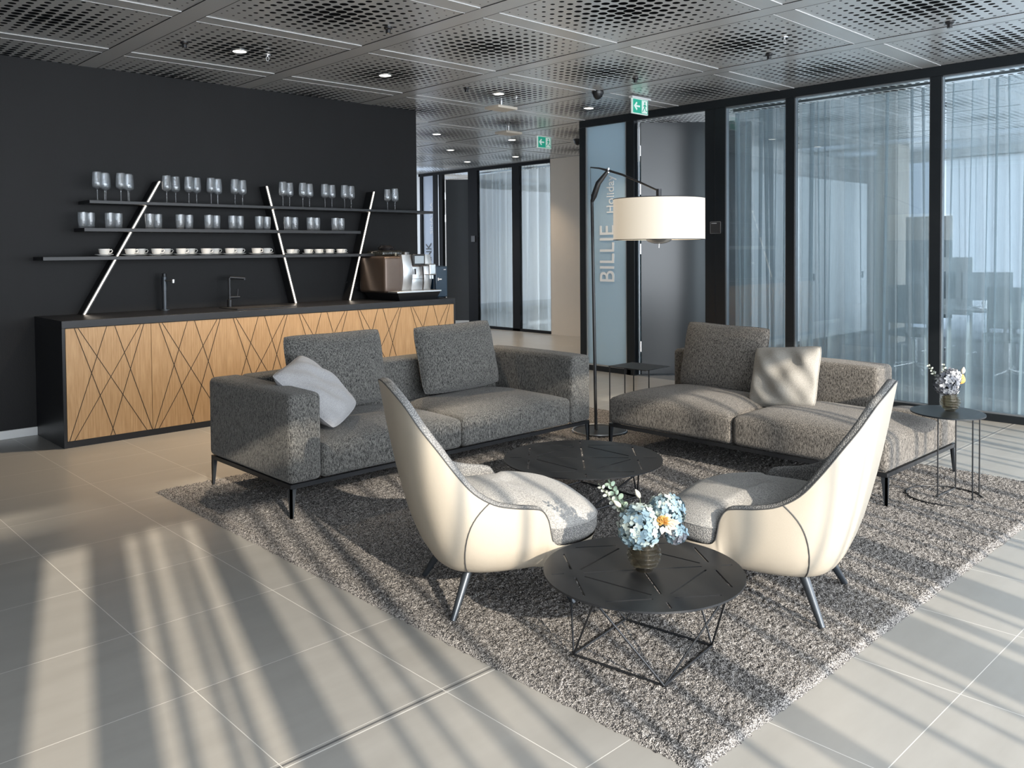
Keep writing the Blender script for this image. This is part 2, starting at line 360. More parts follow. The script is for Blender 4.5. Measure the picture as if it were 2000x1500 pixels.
# window wall behind the camera (it throws the striped sunlight)
wm = thing('window_6', None, None, (2.6, -2.4, 0), kind='structure')
MB().box(-2.6, 8.0, -2.46, -2.34, 0, .06).box(-2.6, 8.0, -2.46, -2.34, 3.0, H).build('window_rail', 'charcoal_frame', wm)
CS = .059   # the curtains hang 0.2 m inside the glass, where the sun's path is this much further along X
mb = MB()
for c in (-2.5, -1.0, -.62, 1.39, 2.27, 2.88, 5.72, 7.0): mb.box(c-(.03 if c in (1.39, 5.72) else .05), c+(.03 if c in (1.39, 5.72) else .05), -2.46, -2.34, .06, 3.0)
mb.build('mullion', 'charcoal_frame', wm)
# dark bands = pleated curtain stacks, given as (x0, x1) on the window plane
stacks = [(-2.6, -.88), (-.69, -.50), (-.14, .03), (2.13, 2.41), (2.78, 3.0)]
thin = [-.415, -.29, -.225, .20, .33, .47, .505, .66, .93, 1.15, 1.335, 1.44, 1.72, 1.92, 2.06, 2.50, 2.535, 2.71, 3.19, 3.36, 3.62, 3.70, 3.98, 4.12, 4.42, 4.47, 4.80, 4.93, 5.2, 5.33, 5.6, 5.9, 6.1, 6.35, 6.7, 6.9, 7.2, 7.5]
def pleats(x0, x1, amp, per, y):
    k = max(2, int((x1-x0)/per)); pts = []
    for i in range(k*6+1):
        t = i/(k*6); pts.append((x0+(x1-x0)*t, y+amp*math.sin(2*PI*k*t)))
    return pts
gct = 0
for i, (a, b) in enumerate(stacks):
    a += CS*(a > -2); b += CS; P = pleats(a, b, .035, .06, -2.2); g_ = MB().grid([[(x, y, z) for x, y in P] for z in (.03, 1.5, 3.03)])
    o = g_.build('curtain_stack', 'curtain_dense', org=(a, -2.2, 0)); tag(o, 'dense grey curtain bundle, behind the camera, %s' % ['at the left wall', 'left of the wide bright gap', 'second from the left wall', 'in the middle', 'right of the middle'][i], 'curtain', 'curtains at the window behind the camera')
mb = MB(); P = []
x = .03
while x < 7.9:
    P.append((x, -2.2+.012*math.sin(x*17)+.008*math.sin(x*41))); x += .025
mb.grid([[(x, y, z) for x, y in P] for z in (.03, 3.03)])
o = mb.build('sheer_curtain', 'sheer_light', org=(0, -2.2, 0)); tag(o, 'very thin pale sheer curtain hung across the window behind the camera', 'curtain')
fo = MB()
for c in thin:
    w = .014+.008*((c*37) % 1)
    fo.box(c+CS-w, c+CS+w, -2.19, -2.17, .03, 3.03)
fo.build('curtain_fold', 'curtain_dense', o)

# ------------------------------------------------------------------ right glazed wall, plane X=7.98
XG = 7.98
def gbox(y0, y1, z0, z1, d=.05): return (XG-.02, XG+d, y0, y1, z0, z1)
tr_ = thing('trim_1', None, None, (XG, 4, 0), kind='structure')
MB().box(*gbox(-1.2, 7.1, 3.01, 3.1)).build('head_rail', 'charcoal_frame', tr_, bevel=.003)
MB().box(*gbox(-1.2, 5.0, 0, .065)).box(*gbox(6.30, 7.1, 0, .065)).build('sill_rail', 'charcoal_frame', tr_, bevel=.003)
for (a, b) in ((7.0, 7.1), (6.24, 6.36), (5.01, 5.265), (4.215, 4.31), (2.82, 2.915), (.9, 1.0)):
    MB().box(*gbox(a, b, .0, 3.01)).build('mullion', 'charcoal_frame', tr_, bevel=.003)
MB().box(7.98, 8.0, 5.13, 5.137, .065, 3.01).box(7.955, 7.962, 5.137, 5.143, .065, 3.01).build('post_joint', 'gun_metal', tr_)
for i, (y0, y1) in enumerate(((4.31, 5.01), (2.915, 4.215), (1.0, 2.82))):
    w_ = thing('window_%d' % (i+2), None, None, (XG+.02, y0, 0), kind='structure')
    B(XG+.01, XG+.022, y0, y1, .065, 3.01).build('glass_pane', 'window_glass', w_)
    fr = MB(); t = .008
    fr.box(XG-.012, XG+.04, y0, y0+t, .065, 3.01).box(XG-.012, XG+.04, y1-t, y1, .065, 3.01).box(XG-.012, XG+.04, y0, y1, 2.998, 3.01).box(XG-.012, XG+.04, y0, y1, .065, .077)
    fr.build('glazing_bead', 'bead', w_)
w1 = thing('window_1', None, None, (XG+.02, 6.36, 0), kind='structure')
B(XG+.01, XG+.022, 6.36, 7.0, .065, 3.01).build('frosted_pane', 'frosted_glass', w1)
MB().box(XG-.012, XG+.03, 6.36, 6.375, .065, 3.01).box(XG-.012, XG+.03, 6.36, 7.0, .065, .08).box(XG-.012, XG+.03, 6.985, 7.0, .065, 3.01).build('glazing_bead', 'steel', w1)
# text runs upward, read from the camera side (looking along +X): text x -> +Z, text y -> +Y
def vtext(name, body, size, x, y, z, parent, m, xs=1):
    M4 = Matrix(((0, 0, -1, x), (0, 1, 0, y), (1, 0, 0, z), (0, 0, 0, 1)))
    pw = wloc(parent); M4 = Matrix.Translation((-pw[0], -pw[1], -pw[2])) @ M4
    return text(name, body, size, parent, m, M4, .002, xs)
vtext('lettering', 'BILLIE', .325, XG-.0, 6.565, 1.085, w1, 'letter_pale', .86)
vtext('lettering', 'Holiday', .155*1.05, XG-.0, 6.565, 1.93, w1, 'letter_pale', .92)
# door leaf standing open into the room
d1 = thing('door_1', None, None, (8.03, 6.2, 0), kind='structure'); d1.rotation_euler = (0, 0, R(-44))
B(0, 1.30, -.03, .03, .02, 2.985).build('door_leaf', 'dark_door', d1, local=True, bevel=.002)
hb = MB()
for z in (.35, 1.5, 2.2, 2.65): hb.tube([(-.012, -.045, z-.06), (-.012, -.045, z+.06)], .011, 10)
hb.build('hinge', 'steel', d1, local=True)
MB().box(-.03, -.02, -.05, -.02, .02, 2.98).build('jamb_seal', 'bead', d1, local=True)
cr = thing('card_reader', 'small square black card reader on dark post between the door and curtained glass', 'card reader', (XG-.03, 5.125, 1.725))
B(XG-.032, XG-.02, 5.062, 5.19, 1.662, 1.788).build('reader_plate', 'card_face', cr)
MB().box(XG-.035, XG-.031, 5.06, 5.192, 1.785, 1.79).box(XG-.035, XG-.031, 5.06, 5.192, 1.66, 1.664).box(XG-.035, XG-.031, 5.06, 5.064, 1.66, 1.79).box(XG-.035, XG-.031, 5.188, 5.192, 1.66, 1.79).build('reader_rim', 'steel', cr)
MB().box(XG-.034, XG-.032, 5.11, 5.175, 1.769, 1.774).build('marking', 'letter_white', cr)

# ------------------------------------------------------------------ far glazed wall, plane X=10.9
XF = 10.9
mat('far_frame', (.010, .011, .013), .7, 0, .1, 6, 0, 60, (1, 1, 1), .15)
tf = thing('trim_2', None, None, (XF, 12, 0), kind='structure')
B(XF-.02, XF+.05, 9.3, 14.2, 3.04, 3.1).build('head_rail', 'far_frame', tf)
B(XF-.02, XF+.05, 10.37, 12.35, 0, .045).build('sill_rail', 'far_frame', tf)
for (a, b) in ((14.08, 14.15), (13.42, 13.72), (12.35, 12.62), (11.185, 11.375), (10.37, 10.395)):
    B(XF-.02, XF+.05, a, b, 0, 3.04).build('mullion', 'far_frame', tf)
B(XF-.03, XF-.02, 13.52, 13.535, 0, 3.04).build('metal_strip', 'steel', tf)
struct('bright_opening_strip', B(XF-.02, XF+.06, 14.16, 14.25, 0, H), 'white_paint')  # white strip painted in for the glare of a bright opening
for i, (y0, y1) in enumerate(((11.375, 12.35), (10.395, 11.185))):
    w_ = thing('window_%d' % (i+7), None, None, (XF, y0, 0), kind='structure')
    B(XF+.01, XF+.022, y0, y1, .045, 3.04).build('glass_pane', 'window_glass', w_)
w5 = thing('window_5', None, None, (XF, 13.72, 0), kind='structure')
B(XF+.01, XF+.022, 13.72, 14.08, .0, 3.04).build('frosted_pane', 'frosted_glass_grey', w5)
vtext('lettering', 'FRANK', .245, XF, 13.82, .92, w5, 'letter_dark', .95)
vtext('lettering', 'SINATRA', .125, XF, 13.76, 1.84, w5, 'letter_white', 1.3)
d2_ = thing('door_2', None, None, (XF+.05, 13.38, 0), kind='structure'); d2_.rotation_euler = (0, 0, R(-48))
B(0, 1.25, -.03, .03, .08, 2.93).build('door_leaf', 'dark_door', d2_, local=True)
hb = MB()
for z in (.4, 2.15, 2.6): hb.tube([(-.01, -.05, z-.07), (-.01, -.05, z+.07)], .013, 10)
hb.build('hinge', 'steel', d2_, local=True)
struct('trim_4', B(11.9, 14.9, 12.0, 12.06, 0, .07), 'white_paint')
o = B(XF-.035, XF-.02, 12.41, 12.52, 1.665, 1.78).build('card_reader', 'card_face', org=(XF-.03, 12.46, 1.72)); tag(o, 'small bronze card reader on far dark post beside distant door', 'card reader')

# ------------------------------------------------------------------ sheer curtains
def sheer_panel(x0, y0, y1, z0, z1, waves, amp, seed, mname, label, grp):
    rnd = random.Random(seed); NU, NV = waves*14, 14
    ph = [rnd.choice((.3, .4, .9, 1.2, 1.5, 1.7)) for _ in range(waves)]; lean = [rnd.uniform(-1, 1) for _ in range(waves)]; s_ = sum(ph); acc = [0]
    for p in ph: acc.append(acc[-1]+p/s_)
    rows = []
    for j in range(NV+1):
        h = j/NV; z = z0+(z1-z0)*h; row = []
        for i in range(NU+1):
            u = i/NU*waves; k = min(int(u), waves-1); fr = u-k
            yy = acc[k]+(acc[k+1]-acc[k])*fr; loop = .5+1.1*abs(lean[k])**2
            y = y0+(y1-y0)*yy + .030*loop*math.sin(2*PI*fr)*(.6+.4*h) + .05*lean[k]*math.sin(PI*fr)*(1-h)
            x = x0+amp*ph[k]*math.cos(2*PI*fr)*(1-.35*h)
            row.append((x, min(max(y, y0), y1), z-(.012*abs(math.sin(PI*fr)) if j == NV else 0)))
        rows.append(row)
    o = MB().grid(rows).build('sheer_curtain', mname, org=(x0, (y0+y1)/2, z0), ang=80); tag(o, label, 'curtain', grp)
    c = B(x0-.012, x0+.012, y0, y1, z1+.01, z1+.035).build('curtain_track', 'steel', o, org=(x0, (y0+y1)/2, z0)); return o
sheer_panel(8.16, 4.41, 5.03, .03, 2.97, 8, .03, 1, 'sheer_curtain', 'bluish sheer curtain behind the narrow glass pane next to the dark post', 'sheer curtains behind the right glass wall')
sheer_panel(8.16, 2.98, 4.29, .03, 2.97, 12, .035, 5, 'sheer_curtain', 'bluish sheer curtain behind the wide middle pane of right glass wall', 'sheer curtains behind the right glass wall')
sheer_panel(8.16, 1.1, 2.86, .03, 2.97, 16, .035, 9, 'sheer_curtain', 'bluish sheer curtain behind the rightmost glass pane, behind the round side table', 'sheer curtains behind the right glass wall')
sheer_panel(11.1, 11.56, 12.75, .02, 2.99, 8, .035, 3, 'sheer_curtain_white', 'pale sheer curtain in distant left pane beside the far dark door', 'pale sheer curtains in the far glass wall')
sheer_panel(11.1, 10.41, 11.52, .02, 2.99, 7, .035, 4, 'sheer_curtain_white', 'pale sheer curtain in distant right pane beside the beige wall', 'pale sheer curtains in the far glass wall')
sheer_panel(14.6, -.9, 1.6, .02, 2.9, 18, .05, 12, 'sheer_curtain_white', 'white sheer curtain across outer window of meeting room, right half', 'white curtains at the outer window')
sheer_panel(14.6, 1.7, 5.3, .02, 2.9, 26, .05, 14, 'sheer_curtain_white', 'white sheer curtain across outer window of meeting room, beside the beige column', 'white curtains at the outer window')

# ================================================================== BAR
YF, YW = 7.063, 7.79
bc = thing('bar_counter', 'long matt black bar worktop with side panels and plinth against the black wall', 'counter', (3.93, 7.43, 0))
B(1.978, 5.893, YF-.003, YW-.002, .925, .983).build('worktop', 'black_laminate', bc, bevel=.002)
for x in (1.978, 5.87): B(x, x+.023, YF-.003, YW-.002, 0, .925).build('side_panel', 'black_laminate', bc, bevel=.001)
B(2.001, 5.87, YF, YW-.02, 0, .05).build('plinth', 'black_laminate', bc)
xd = [2.003, 2.650, 3.294, 3.938, 4.582, 5.226, 5.868]
pat = [(.10, .545), (.14, .93), (.468, .02), (.564, .997), (.873, .077), (.915, .49)]
proto = None
NM = ['at the left end of the bar', 'second from the left end of the bar', 'behind the left arm of the corner sofa', 'fourth from the left, behind the sofa cushions', 'fifth from the left, left neighbour of the last one', 'at the right end of the bar under the coffee machine']
for i in range(6):
    x0, x1 = xd[i]+.002, xd[i+1]-.002; z0, z1 = .052, .922; w = x1-x0; h = z1-z0
    lab = 'oak cabinet with criss-cross grooves, '+NM[i]
    if proto is None:
        proto = thing('base_cabinet', lab, 'cabinet', (x0, YF, 0), 0, 'oak base cabinets under the bar')
        B(0, w, .022, .70, z0, z1).build('carcass', 'black_laminate', proto, local=True)
        mb = B(0, w, 0, .020, z0, z1)
        for a, b in pat:
            xa, xb = a*w, b*w; t = .0028
            mb.add([(xa-t, -.0012, z1), (xa+t, -.0012, z1), (xb+t, -.0012, z0), (xb-t, -.0012, z0), (xa-t, .001, z1), (xa+t, .001, z1), (xb+t, .001, z0), (xb-t, .001, z0)],
                   [(0, 1, 2, 3), (0, 4, 5, 1), (1, 5, 6, 2), (3, 2, 6, 7), (0, 3, 7, 4)], 1)
        mb.build('door', ['oak_veneer', 'groove'], proto, local=True)
    else: dup(proto, (x0, YF, 0), 0, lab)
# sink and taps
sk = thing('sink', 'black rectangular sink set into the bar worktop behind the curved tap', 'sink', (3.75, 7.4, .983))
MB().box(3.46, 4.04, 7.18, 7.56, .983, .988).build('sink_rim', 'gun_metal', sk); MB().box(3.49, 4.01, 7.21, 7.53, .988, .9895).build('basin', 'plenum', sk)
tp = thing('water_tap', 'tall straight black cylindrical tap dispenser standing left of the sink', 'tap', (3.01, 7.684, .983))
MB().lathe([(.001, 0), (.045, 0), (.045, .008), (.022, .010), (.022, .17), (.024, .172), (.024, .30), (.001, .30)], (3.01, 7.684, .983)).build('tap_body', 'leg_metal', tp)
MB().lathe([(.001, .302), (.020, .302), (.018, .33), (.001, .335)], (3.01, 7.684, .983)).build('tap_knob', 'gun_metal', tp)
MB().tube([(3.01, 7.66, 1.25), (3.05, 7.61, 1.25)], .008).lathe([(.001, -.02), (.016, -.018), (.017, .012), (.001, .016)], (3.055, 7.60, 1.248), 14).build('tap_spout', 'chrome', tp)
ft = thing('sink_tap', 'black angular kitchen tap with horizontal spout beside the sink', 'tap', (3.60, 7.63, .983))
MB().lathe([(.001, 0), (.024, 0), (.024, .07), (.013, .075)], (3.60, 7.63, .983), 16).tube([(3.60, 7.63, 1.04), (3.60, 7.63, 1.255), (3.61, 7.625, 1.265)], .013).build('tap_body', 'gun_metal', ft)
MB().tube([(3.60, 7.63, 1.262), (3.74, 7.60, 1.250)], .014).tube([(3.735, 7.60, 1.25), (3.735, 7.60, 1.235)], .012).build('tap_spout', 'gun_metal', ft)
MB().tube([(3.59, 7.63, 1.075), (3.69, 7.61, 1.075)], .011).tube([(3.67, 7.615, 1.075), (3.675, 7.612, 1.15)], .006).build('tap_lever', 'gun_metal', ft)
# shelves
for nm, x0, x1, z1, th, yf in (('top', 2.336, 5.96, 1.942, .026, 7.50), ('middle', 2.297, 5.00, 1.712, .03, 7.52), ('bottom', 1.979, 5.26, 1.474, .03, 7.506)):
    sh = B(x0, x1, yf, YW, z1-th, z1).build('wall_shelf', 'black_laminate', org=(x0, 7.79, z1), bevel=.0015)
    tag(sh, {'top': 'thin black top shelf on black wall carrying stemmed glasses', 'middle': 'thin black middle shelf on black wall carrying tumblers', 'bottom': 'thin black lowest shelf on black wall carrying white cups'}[nm], 'shelf', 'black shelves above the bar')
# slanted light bars
for nm, b, t in (('leftmost slanted light bar, leaning right, crossing three shelves', (2.316, .985), (2.967, 2.138)), ('middle slanted light bar, leaning left, beside the right tumblers', (4.303, .985), (4.005, 2.142)), ('rightmost slanted light bar beside the coffee machine, leaning right', (4.938, .985), (5.26, 2.14))):
    th = thing('light_bar', 'black profile with warm white strip: '+nm, 'light', (b[0], 7.7, b[1]), 0, 'slanted light bars on the bar wall')
    def para(xa, xb, y0, y1):
        m_ = MB(); vs = []
        for y in (y0, y1):
            for (x, z) in ((b[0]+xa, b[1]), (b[0]+xb, b[1]), (t[0]+xb, t[1]), (t[0]+xa, t[1])): vs.append((x, y, z))
        return m_.add(vs, [(0, 1, 2, 3), (7, 6, 5, 4), (0, 4, 5, 1), (1, 5, 6, 2), (2, 6, 7, 3), (3, 7, 4, 0)])
    para(-.006, .030, 7.665, 7.788).build('bar_profile', 'black_metal', th)
    para(.004, .016, 7.659, 7.664).build('light_strip', 'led_warm', th)
# glassware
wg = MB().lathe([(.0005, .002), (.034, .0), (.034, .003), (.006, .008), (.0038, .02), (.0038, .095), (.012, .104), (.030, .112), (.0385, .124), (.0395, .150), (.0375, .195), (.0335, .244), (.032, .244), (.036, .195), (.038, .150), (.037, .127), (.02, .115), (.0005, .112)], k=20).mesh('wine_glass', 'clear_glass')
tb = MB().lathe([(.0005, 0), (.030, 0), (.033, .006), (.0390, .075), (.0375, .132), (.0360, .132), (.0375, .075), (.031, .018), (.0005, .016)], k=20).mesh('tumbler', 'clear_glass')
cups = MB().lathe([(.0005, 0), (.024, 0), (.026, .004), (.040, .022), (.045, .058), (.043, .058), (.038, .024), (.0005, .008)], k=24)
cupm = cups.mesh('coffee_cup', 'porcelain')
hnd = MB().tube([(.040, 0, .045), (.060, 0, .052), (.068, 0, .040), (.060, 0, .024), (.038, 0, .018)], .0042, 8).mesh('cup_handle', 'porcelain')
scr = MB().lathe([(.0005, 0), (.035, 0), (.045, .004), (.072, .014), (.073, .017), (.045, .008), (.0005, .005)], k=28).mesh('saucer', 'porcelain')
def put(me, name, loc, label, cat, grp, s_=1.0, rz=0):
    o = bpy.data.objects.new(name, me); COL.objects.link(o); o.location = loc; o.scale = (s_,)*3; o.rotation_euler = (0, 0, rz); return tag(o, label, cat, grp)
ORD = ['first', 'second', 'third', 'fourth', 'fifth', 'sixth', 'seventh', 'eighth', 'ninth', 'tenth', 'eleventh', 'twelfth']
WG = [[2.431, 2.489], [2.622, 2.681], [3.014, 3.094], [3.215, 3.286], [3.423, 3.485], [3.656, 3.731], [4.152, 4.225], [4.372, 4.447], [4.625, 4.706], [4.858, 4.939], [5.401, 5.5]]
WB = {0: 2.539, 1: 2.734, 4: 3.545, 10: 5.594}
for i, gl in enumerate(WG):
    place = 'in the %s cluster from the left on the top shelf' % ORD[i] if i < 10 else 'in the rightmost cluster above the coffee machine'
    for j, x in enumerate(gl): put(wg, 'wine_glass', (x*(7.585+.07*j)/7.6, 7.585+.07*j, 1.942), '%s stemmed wine glass %s' % (('left front', 'right')[j], place), 'glass', 'stemmed glasses on the top shelf', .92 if (i == 10 and j == 0) else 1)
    if i in WB: put(wg, 'wine_glass', (WB[i]+.005, 7.735, 1.942), 'rearmost stemmed wine glass %s' % place, 'glass', 'stemmed glasses on the top shelf')
TG = [[2.324, 2.381], [2.539, 2.606], [2.874, 2.946], [3.146, 3.227], [3.412, 3.485], [3.646, 3.718], [3.916, 3.996], [4.22, 4.298], [4.477, 4.546], [4.765, 4.837]]
for i, gl in enumerate(TG):
    for j, x in enumerate(gl): put(tb, 'tumbler', (x*(7.60+.07*j)/7.64, 7.60+.07*j, 1.712), '%s tumbler of the %s pair from the left on the middle shelf' % (('left', 'right')[j], ORD[i]), 'glass', 'tumblers on the middle shelf')
def cup(x, y, z, s_, lab, grp, small=False):
    put(scr, 'saucer', (x, y, z), 'saucer under the '+lab, 'saucer', 'saucers on the lowest shelf', s_)
    c = put(cupm, 'coffee_cup', (x, y, z+.0055*s_), lab[0].upper()*0+lab, 'cup', grp, s_)
    h = bpy.data.objects.new('handle', hnd); COL.objects.link(h); h.parent = c
CG = [[2.468], [2.683, 2.80], [2.907, 3.025], [3.126, 3.25], [3.354, 3.484], [3.586, 3.717], [3.852, 4.007]]
for i, gl in enumerate(CG):
    for j, x in enumerate(gl):
        lab = 'single white cup left of the first light bar' if i == 0 else 'large white cup, %s of %s pair right of the first light bar' % (('front', 'rear')[j], ORD[i-1])
        cup(x+.012*j, 7.58+.125*j, 1.474, 1.0, lab, 'large white cups on the lowest shelf')
for i, x in enumerate([4.201, 4.325, 4.394, 4.499, 4.517, 4.618, 4.639, 4.74, 4.769, 4.888]):
    k = i//2
    cup(x, 7.565 if i % 2 == 0 else 7.70, 1.474, .80, 'espresso cup, %s in the %s row right of middle light bar' % ((ORD[k],)+(('front',) if i % 2 == 0 else ('rear',))), 'espresso cups on the lowest shelf')
# coffee machine
cm = thing('coffee_machine', 'silver and dark brown bean-to-cup coffee machine on the bar', 'coffee machine', (5.48, 7.42, .983), 0)
MB().rbox(5.10, 5.66, 7.24, 7.72, 1.06, 1.445, .03).build('machine_body', 'brown_side', cm)
def bow(x0, x1, y, z0, z1, dep, m_='steel', name='front_panel'):
    P = []
    for j in range(9):
        t = j/8; z = z0+(z1-z0)*t; yy = y-dep*math.sin(PI*t)
        P.append([(x0, yy, z), (x0+.3*(x1-x0), yy-.008, z), (x1-.3*(x1-x0), yy-.008, z), (x1, yy, z), (x1, y+.06, z), (x0, y+.06, z)])
    mb = MB().grid(P, cv=True); mb.add(P[0], [(5, 4, 3, 2, 1, 0)]); mb.add(P[-1], [(0, 1, 2, 3, 4, 5)]); return mb.build(name, m_, cm)
bow(5.30, 5.42, 7.22, 1.085, 1.46, .03); bow(5.585, 5.68, 7.22, 1.085, 1.46, .03)
bow(5.43, 5.575, 7.23, 1.085, 1.33, .012, 'steel', 'door_panel'); MB().box(5.43, 5.575, 7.205, 7.209, 1.20, 1.204).build('panel_gap', 'black_plastic', cm)
scn = B(5.425, 5.585, 7.185, 7.24, 1.345, 1.465).build('display_housing', 'black_plastic', cm, bevel=.006); B(5.445, 5.565, 7.182, 7.186, 1.365, 1.445).build('display', 'screen', scn, org=wloc(cm))
MB().rbox(5.575, 5.665, 7.10, 7.20, 1.24, 1.36, .012).box(5.60, 5.612, 7.12, 7.132, 1.20, 1.24).box(5.63, 5.642, 7.12, 7.132, 1.20, 1.24).build('coffee_spout', 'chrome', cm)
MB().box(5.45, 5.462, 7.185, 7.20, 1.25, 1.31).build('steam_nozzle', 'black_plastic', cm)
MB().box(5.14, 5.72, 7.08, 7.70, 1.065, 1.082).build('drip_grid', 'steel', cm, bevel=.003)
MB().add([(5.20, 7.12, .983), (5.68, 7.12, .983), (5.68, 7.68, .983), (5.20, 7.68, .983), (5.15, 7.085, 1.066), (5.71, 7.085, 1.066), (5.71, 7.70, 1.066), (5.15, 7.70, 1.066)], [(0, 3, 2, 1), (4, 5, 6, 7), (0, 1, 5, 4), (1, 2, 6, 5), (2, 3, 7, 6), (3, 0, 4, 7)]).build('drip_tray', 'gun_metal', cm)
MB().rbox(5.16, 5.42, 7.36, 7.66, 1.445, 1.505, .02).build('bean_hopper', 'smoked_glass', cm); MB().lathe([(.001, 0), (.075, 0), (.085, .03), (.06, .055), (.001, .058)], (5.30, 7.5, 1.505), 20).build('hopper_lid', 'black_plastic', cm)
MB().lathe([(.001, 0), (.04, 0), (.045, .04), (.001, .045)], (5.54, 7.48, 1.445), 20).lathe([(.001, 0), (.03, 0), (.03, .035), (.001, .04)], (5.48, 7.58, 1.445), 16).build('control_knob', 'chrome', cm)
fr_ = thing('milk_cooler', 'small dark blue milk cooler beside the coffee machine at bar end', 'milk cooler', (5.80, 7.40, .983))
MB().rbox(5.725, 5.885, 7.22, 7.62, .99, 1.335, .018).build('cooler_body', 'fridge_blue', fr_)
MB().box(5.725, 5.89, 7.185, 7.215, .995, 1.33).build('cooler_door', 'fridge_blue', fr_, bevel=.010)
MB().lathe([(.001, 0), (.011, 0), (.011, .004), (.001, .004)], (0, 0, 0), 14)
MB().box(5.752, 5.764, 7.181, 7.186, 1.175, 1.205).box(5.768, 5.805, 7.181, 7.186, 1.184, 1.196).box(5.835, 5.865, 7.181, 7.186, 1.29, 1.296).build('logo', 'letter_white', fr_)
sk_ = thing('wall_socket', 'black double wall socket on the black wall just left of coffee machine', 'socket', (5.08, 7.78, 1.13))
B(4.98, 5.16, 7.775, 7.79, 1.085, 1.175).build('socket_plate', 'black_plastic', sk_, bevel=.003)
MB().lathe([(.018, 0), (.028, 0), (.028, .004), (.018, .004)], k=16).v
for x in (5.025, 5.115):
    mb = MB(); mb.tube([(x+.026*math.cos(a), 7.773, 1.13+.026*math.sin(a)) for a in [2*PI*i/18 for i in range(18)]], .003, 6, closed=True); mb.build('socket_ring', 'leg_metal', sk_)

# ================================================================== FURNITURE
def rot(p, a): return (p[0]*math.cos(a)-p[1]*math.sin(a), p[0]*math.sin(a)+p[1]*math.cos(a))
# rug with real pile relief
import numpy as np
rg = np.random.RandomState(3); nx, ny = 460, 460; xs_ = np.linspace(2.02, 6.03, nx); ys_ = np.linspace(1.36, 5.36, ny)
XX, YY = np.meshgrid(xs_, ys_, indexing='ij'); XX = XX + rg.uniform(-.003, .003, XX.shape); YY = YY + rg.uniform(-.003, .003, YY.shape); ZZ = rg.uniform(.010, .021, XX.shape)
for kk, zz in ((2, .011), (1, .006), (0, .001)):
    for ax in (kk, -1-kk): ZZ[ax, :] = zz; ZZ[:, ax] = zz
XX[0] += rg.uniform(-.006, .004, ny); XX[-1] += rg.uniform(-.004, .006, ny); YY[:, 0] += rg.uniform(-.006, .004, nx); YY[:, -1] += rg.uniform(-.004, .006, nx)
co = np.stack([XX-4.02, YY-3.36, ZZ], -1).reshape(-1, 3); I = np.arange(nx*ny).reshape(nx, ny)
fc = np.stack([I[:-1, :-1], I[1:, :-1], I[1:, 1:], I[:-1, 1:]], -1).reshape(-1, 4)
me = bpy.data.meshes.new('rug'); me.vertices.add(len(co)); me.vertices.foreach_set('co', co.ravel()); me.loops.add(fc.size); me.loops.foreach_set('vertex_index', fc.ravel())
me.polygons.add(len(fc)); me.polygons.foreach_set('loop_start', np.arange(0, fc.size, 4)); me.polygons.foreach_set('loop_total', np.full(len(fc), 4)); me.update(calc_edges=True); me.materials.append(MATS['rug_pile'])
ro = bpy.data.objects.new('rug', me); COL.objects.link(ro); ro.location = (4.02, 3.36, 0); tag(ro, 'large square mottled grey-brown pile rug under the seating group', 'rug')
RZ = .016
def taper_leg(mb, x, y, zt, dx, dy, wt=.036, wb=.016, t=.012):
    """L-shaped flat tapered leg at a corner; dx,dy = direction towards the middle"""
    for ax in (0, 1):
        if ax == 0:
            vs = [(x, y), (x+dx*wt, y), (x+dx*wt, y+dy*t), (x, y+dy*t)]; vb = [(x, y), (x+dx*wb, y), (x+dx*wb, y+dy*t), (x, y+dy*t)]
        else:
            vs = [(x, y), (x+dx*t, y), (x+dx*t, y+dy*wt), (x, y+dy*wt)]; vb = [(x, y), (x+dx*t, y), (x+dx*t, y+dy*wb), (x, y+dy*wb)]
        mb.add([(a, b, RZ) for a, b in vb]+[(a, b, zt) for a, b in vs], [(0, 3, 2, 1), (4, 5, 6, 7), (0, 1, 5, 4), (1, 2, 6, 5), (2, 3, 7, 6), (3, 0, 4, 7)])
    return mb
def base_frame(root, x0, x1, y0, y1):
    MB().box(x0, x1, y0, y0+.02, .180, .204).box(x0, x1, y1-.02, y1, .180, .204).box(x0, x0+.02, y0+.02, y1-.02, .180, .204).box(x1-.02, x1, y0+.02, y1-.02, .180, .204).box(x0+.1, x1-.1, (y0+y1)/2-.02, (y0+y1)/2+.02, .185, .204).build('base_frame', 'gun_metal', root)
    for x, dx in ((x0, 1), (x1, -1)):
        for y, dy in ((y0, 1), (y1, -1)): taper_leg(MB(), x, y, .182, dx, dy).build('leg', 'leg_metal', root)
s1 = thing('corner_sofa', 'grey woven two-seat sofa with arms on slim black legs before the oak cabinets', 'sofa', (3.58, 4.73, 0))
base_frame(s1, 2.33, 4.84, 4.23, 5.24)
for x0 in (2.32, 4.64): MB().rbox(x0, x0+.21, 4.22, 5.25, .205, .703, .035, .008, 8).build('armrest', 'sofa_fabric', s1)
MB().rbox(2.53, 4.64, 5.04, 5.25, .205, .703, .035, .008, 12).build('backrest', 'sofa_fabric', s1)
MB().rbox(2.532, 3.584, 4.228, 5.038, .205, .395, .035, .055, 14, wob=.006).build('seat_cushion', 'sofa_fabric', s1)
MB().rbox(3.586, 4.638, 4.228, 5.038, .205, .395, .035, .055, 14, wob=-.006).build('seat_cushion', 'sofa_fabric', s1)
pp = MB()
for x0, x1 in ((2.325, 2.525), (4.645, 4.845)): pp.tube([(x0+.03, 4.236, .70), (x1-.03, 4.236, .70)], .003, 6)
s2 = thing('daybed_sofa', 'brownish grey woven daybed sofa with low back and open ends at the right', 'sofa', (5.41, 3.03, 0))
base_frame(s2, 4.865, 5.955, 2.005, 4.06)
MB().rbox(4.86, 5.68, 3.022, 4.07, .205, .395, .04, .065, 14, wob=.006).build('seat_cushion', 'sofa_fabric_brown', s2)
